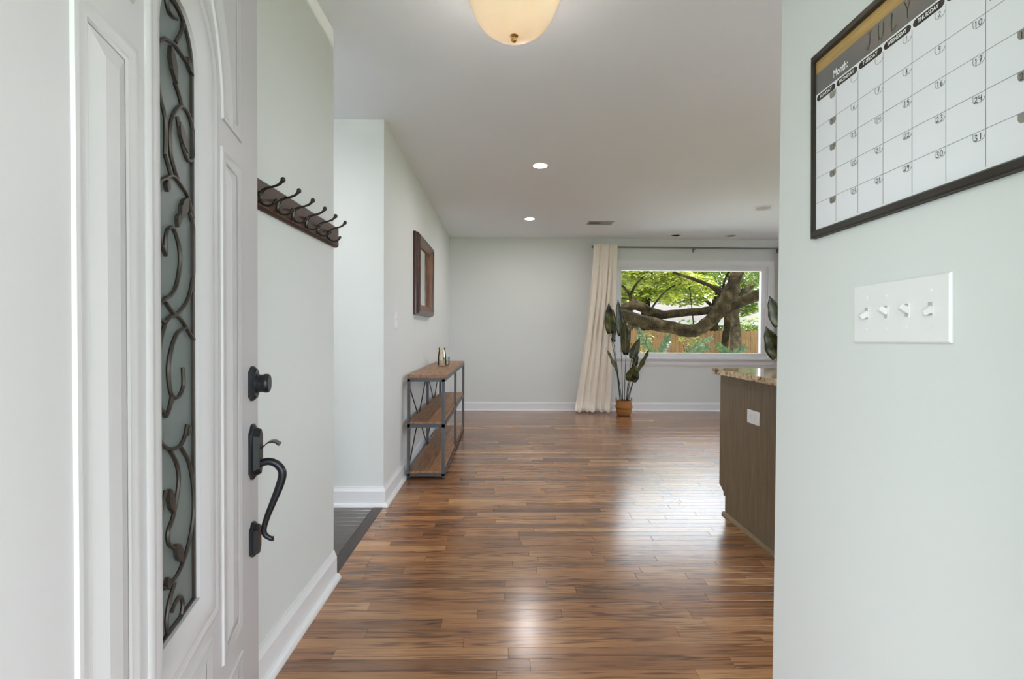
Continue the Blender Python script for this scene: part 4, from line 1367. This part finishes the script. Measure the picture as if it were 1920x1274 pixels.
small_tree('garden_tree', 'slim forked tree with bright yellow-green leaves at the window left', 3.1, 12.0,
    ([(3.1, 12, -.55), (3.15, 12, .8), (3.22, 12, 1.7), (3.2, 12, 2.05)], [.07, .06, .05, .04]),
    [([(3.2, 12, 2.05), (3.05, 12, 2.25), (2.85, 12, 2.4), (2.5, 12.1, 2.6)], [.035, .03, .02, .01]), ([(3.2, 12, 2.05), (3.32, 12, 2.3), (3.5, 12, 2.5), (3.8, 12.2, 2.8)], [.035, .03, .02, .01]), ([(3.2, 12, 1.95), (2.9, 11.9, 2.0), (2.5, 11.9, 2.15)], [.02, .016, .008]), ([(3.6, 12, 1.5), (3.9, 12, 1.95), (4.2, 12, 2.25), (4.6, 12.1, 2.4)], [.03, .025, .018, .01])],
    [((2.7, 12.1, 2.75), (.8, .8, .30), 2046), ((3.2, 12.4, 3.0), (1.0, .8, .30), 2508), ((3.9, 12.2, 2.75), (.85, .8, .28), 1848), ((4.5, 12.3, 2.5), (.6, .7, .24), 1188), ((2.4, 12.2, 2.3), (.45, .6, .22), 726), ((3.5, 12.6, 2.45), (.6, .6, .16), 660), ((4.3, 12.4, 2.05), (.4, .5, .18), 528)],
    M['leaf_bright'], M['bark'], 21, .11)
small_tree('garden_tree', 'tree with fine mid-green leaves behind the upright limb', 5.9, 13.2,
    ([(6.0, 13.2, -.55), (6.2, 13.2, .9), (6.24, 13.2, 1.6), (6.0, 13.2, 2.4)], [.13, .10, .09, .06]),
    [([(6.05, 13.2, 2.2), (5.5, 13.2, 2.6), (5.0, 13.3, 2.9)], [.04, .03, .015]), ([(6.1, 13.2, 2.3), (6.3, 13.3, 2.8), (6.8, 13.4, 3.2)], [.04, .03, .015]), ([(5.25, 13.0, 1.1), (5.15, 13.0, 2.0), (5.0, 13, 3.0)], [.02, .016, .01])],
    [((5.2, 13.3, 3.0), (.9, .8, .30), 1716), ((5.9, 13.4, 3.1), (.8, .8, .28), 1386), ((6.9, 13.3, 3.0), (.8, .8, .30), 1386), ((7.6, 13.3, 2.7), (.7, .8, .30), 1122), ((5.0, 13.6, 2.5), (.5, .6, .2), 660)],
    M['leaf_mid'], M['bark'], 31, .11)
small_tree('garden_tree', 'pale thick-trunked tree behind the fork of the big limbs', 7.1, 14.5,
    ([(7.13, 14.5, -.55), (7.13, 14.5, 1.0), (7.08, 14.5, 1.7), (7.1, 14.5, 2.6), (7.2, 14.5, 3.2)], [.17, .155, .145, .14, .11]),
    [([(7.2, 14.5, 2.1), (7.5, 14.5, 2.5), (7.9, 14.5, 2.8)], [.13, .10, .06]), ([(7.1, 14.5, 2.7), (6.7, 14.5, 3.1), (6.3, 14.55, 3.4)], [.1, .07, .04])],
    [((7.9, 14.6, 3.2), (.8, .28, .25), 726)], M['leaf_mid'], M['bark_pale'], 41, .12)
small_tree('garden_tree', 'broad leafy tree filling the background beyond the fence, toward the left', 5.2, 17.4,
    ([(5.2, 17.4, -.55), (5.2, 17.4, 1.5), (5.3, 17.4, 3)], [.2, .18, .12]),
    [([(5.3, 17.4, 2.2), (4.4, 17.4, 2.9), (3.8, 17.4, 3.5)], [.08, .06, .03]), ([(5.3, 17.4, 2.4), (6.2, 17.4, 3.0), (6.8, 17.4, 3.5)], [.08, .06, .03])],
    [((4.2, 17.4, 2.6), (1.3, 1.0, .75), 2970), ((5.2, 17.6, 2.9), (1.6, 1.0, .65), 3300), ((6.6, 17.4, 2.8), (1.2, 1.0, .7), 2508), ((3.4, 17.3, 2.0), (.9, .8, .6), 1386)],
    M['leaf_bright'], M['bark'], 51, .17)
small_tree('garden_tree', 'broad leafy tree beyond the fence, toward the right', 9.0, 20.2,
    ([(9.0, 20.2, -.55), (9.0, 20.2, 1.5), (9.1, 20.2, 3)], [.2, .18, .12]),
    [([(9.0, 20.2, 2.2), (8.2, 20.2, 2.9), (7.6, 20.2, 3.5)], [.08, .06, .03]), ([(9.0, 20.2, 2.4), (9.8, 20.2, 3.0), (10.4, 20.2, 3.5)], [.08, .06, .03])],
    [((8.0, 20.1, 3.4), (1.2, 1.0, .6), 2310), ((9.4, 20.3, 3.3), (1.4, 1.0, .7), 2640), ((10.6, 20.1, 3.0), (1.0, 1.0, .7), 1650), ((10.2, 19.9, 2.2), (.5, .6, .35), 528)],
    M['leaf_mid'], M['bark'], 61, .17)

def bush(label, x, y, clusters, mat, seed, size, nstem=6):
    t = thing('leafy_bush', label, 'bush', (x, y, GZ), group='bushes at the fence')
    r = random.Random(seed)
    for k in range(nstem):
        a = r.uniform(0, 6.28)
        MB().tube([(.05 * math.cos(a), .05 * math.sin(a), -.02), (.15 * math.cos(a), .15 * math.sin(a), .6), (.35 * math.cos(a), .3 * math.sin(a), 1.3)], [.014, .011, .006], 5).build('stem', M['bark'], t)
    leaves(clusters, 'foliage', mat, t, seed, size, (x, y, GZ))
bush('dense green bush rising behind the fence at the window right', 8.4, 16.0, [((8.0, 16.0, .9), (.8, .5, .75), 480), ((9.0, 16.1, .8), (.8, .5, .8), 480), ((8.5, 16, 1.45), (.6, .4, .3), 200)], M['leaf_mid'], 71, .14)
bush('low green bush behind the fence below the middle of the limb', 5.9, 16.2, [((5.6, 16.2, .8), (.7, .4, .75), 360), ((6.4, 16.2, .9), (.6, .4, .75), 300)], M['leaf_mid'], 72, .14)
bush('thin yellow-green shrub before the fence in the middle of the view', 4.1, 13.9, [((4.1, 13.9, .35), (.35, .3, .65), 120), ((4.15, 13.9, .95), (.22, .2, .2), 60)], M['shrub'], 73, .12, 5)
bush('spindly green shrub before the fence to the right of the middle', 5.5, 13.6, [((5.5, 13.6, .4), (.30, .3, .8), 90), ((5.3, 13.6, 1.0), (.35, .2, .35), 60)], M['shrub'], 74, .12, 5)

def palm(label, x, y, fronds, seed):
    t = thing('palm_clump', label, 'palm', (x, y, GZ), group='palms under the window')
    r = random.Random(seed)
    for (bx, bz, tx, tz, ty, curl) in fronds:
        p0 = Vector((0, 0, .0)); p1 = Vector((bx - x, 0, bz - GZ)); p2 = Vector((tx - x, ty, tz - GZ))
        mid = (p1 + p2) / 2 + Vector((0, 0, curl))
        pts = smooth_path([p0, p0.lerp(p1, .55), p1, mid, p2], 6)
        f = MB().tube(pts, lerp_list([.012, .009, .006, .003], len(pts)), 5).build('frond', M['palm'], t, smooth=True)
        vs, fs, tone = [], [], []
        m = len(pts)
        for i in range(int(m * .42), m):
            tg = (pts[min(i + 1, m - 1)] - pts[i - 1]).normalized()
            for s in (-1, 1):
                for sub in (0, .5):
                    c = pts[i - 1].lerp(pts[i], sub + .5 if sub == 0 else 1)
                    sd = (tg.cross(Vector((0, 1, .25)))).normalized() * s
                    l = .20 * (1 - .55 * (i / m)) * r.uniform(.85, 1.1)
                    e = c + (tg * .62 + sd * .62 + Vector((0, r.uniform(-.2, .2), -.10))) * l
                    md = c.lerp(e, .5) + Vector((0, 0, .02))
                    w = tg.cross(sd).normalized() * .003 + tg * .011
                    b = len(vs)
                    vs += [c - w * .5, c + w * .5, md + w, e, md - w]
                    fs.append((b, b + 1, b + 2, b + 3, b + 4))
                    tone.append(r.uniform(0, 1))
        me = bpy.data.meshes.new('leaflets')
        me.from_pydata([tuple(v) for v in vs], [], fs)
        me.materials.append(M['palm'])
        me.attributes.new('tone', 'FLOAT', 'FACE').data.foreach_set('value', tone)
        o = bpy.data.objects.new('leaflets', me)
        col.objects.link(o); o.parent = f
        o['kind'] = 'stuff'
palm('dark green palm with fanned fronds at the lower left of the window', 2.75, 8.4, [(2.72, .62, 2.42, 1.16, .1, .05), (2.70, .60, 2.36, 1.02, -.1, .06), (2.78, .60, 3.02, .95, .2, .08), (2.74, .55, 2.86, 1.05, -.15, .05)], 81)
palm('green palm frond leaning right at the bottom of the window', 3.2, 8.4, [(3.26, .70, 3.74, 1.02, .1, .05), (3.22, .62, 3.60, .86, -.1, .05)], 82)
palm('small bright palm tip at the lower right of the window', 4.15, 8.5, [(4.10, .66, 3.88, .90, .05, .03), (4.14, .66, 4.32, .86, -.05, .03)], 83)

# neighbour's house
nh = thing('neighbour_house', 'low house with pale roof and white fascia beyond the fence', 'house', (9, 24, GZ))
MB().box(-6, 7, -2, 3, 0, 2.1).build('wall', M['brick'], nh)
q = MB(); q.prism([(-2.5, 2.10), (.5, 3.45), (3.5, 2.10)], lambda a, b, d: (d, a, b), -6.5, 7.5); q.build('roof', M['roof'], nh)
MB().box(-6.5, 7.5, -2.56, -2.5, 1.98, 2.14).build('fascia', M['fascia'], nh)
for k in range(4):
    f = MB().box(-5 + k * 3.1, -3.9 + k * 3.1, -2.04, -2.0, .8, 1.95).build('window', M['fascia'], nh)
    MB().box(-4.93 + k * 3.1, -3.97 + k * 3.1, -2.05, -2.04, .87, 1.88).build('pane', M['slot'], f)
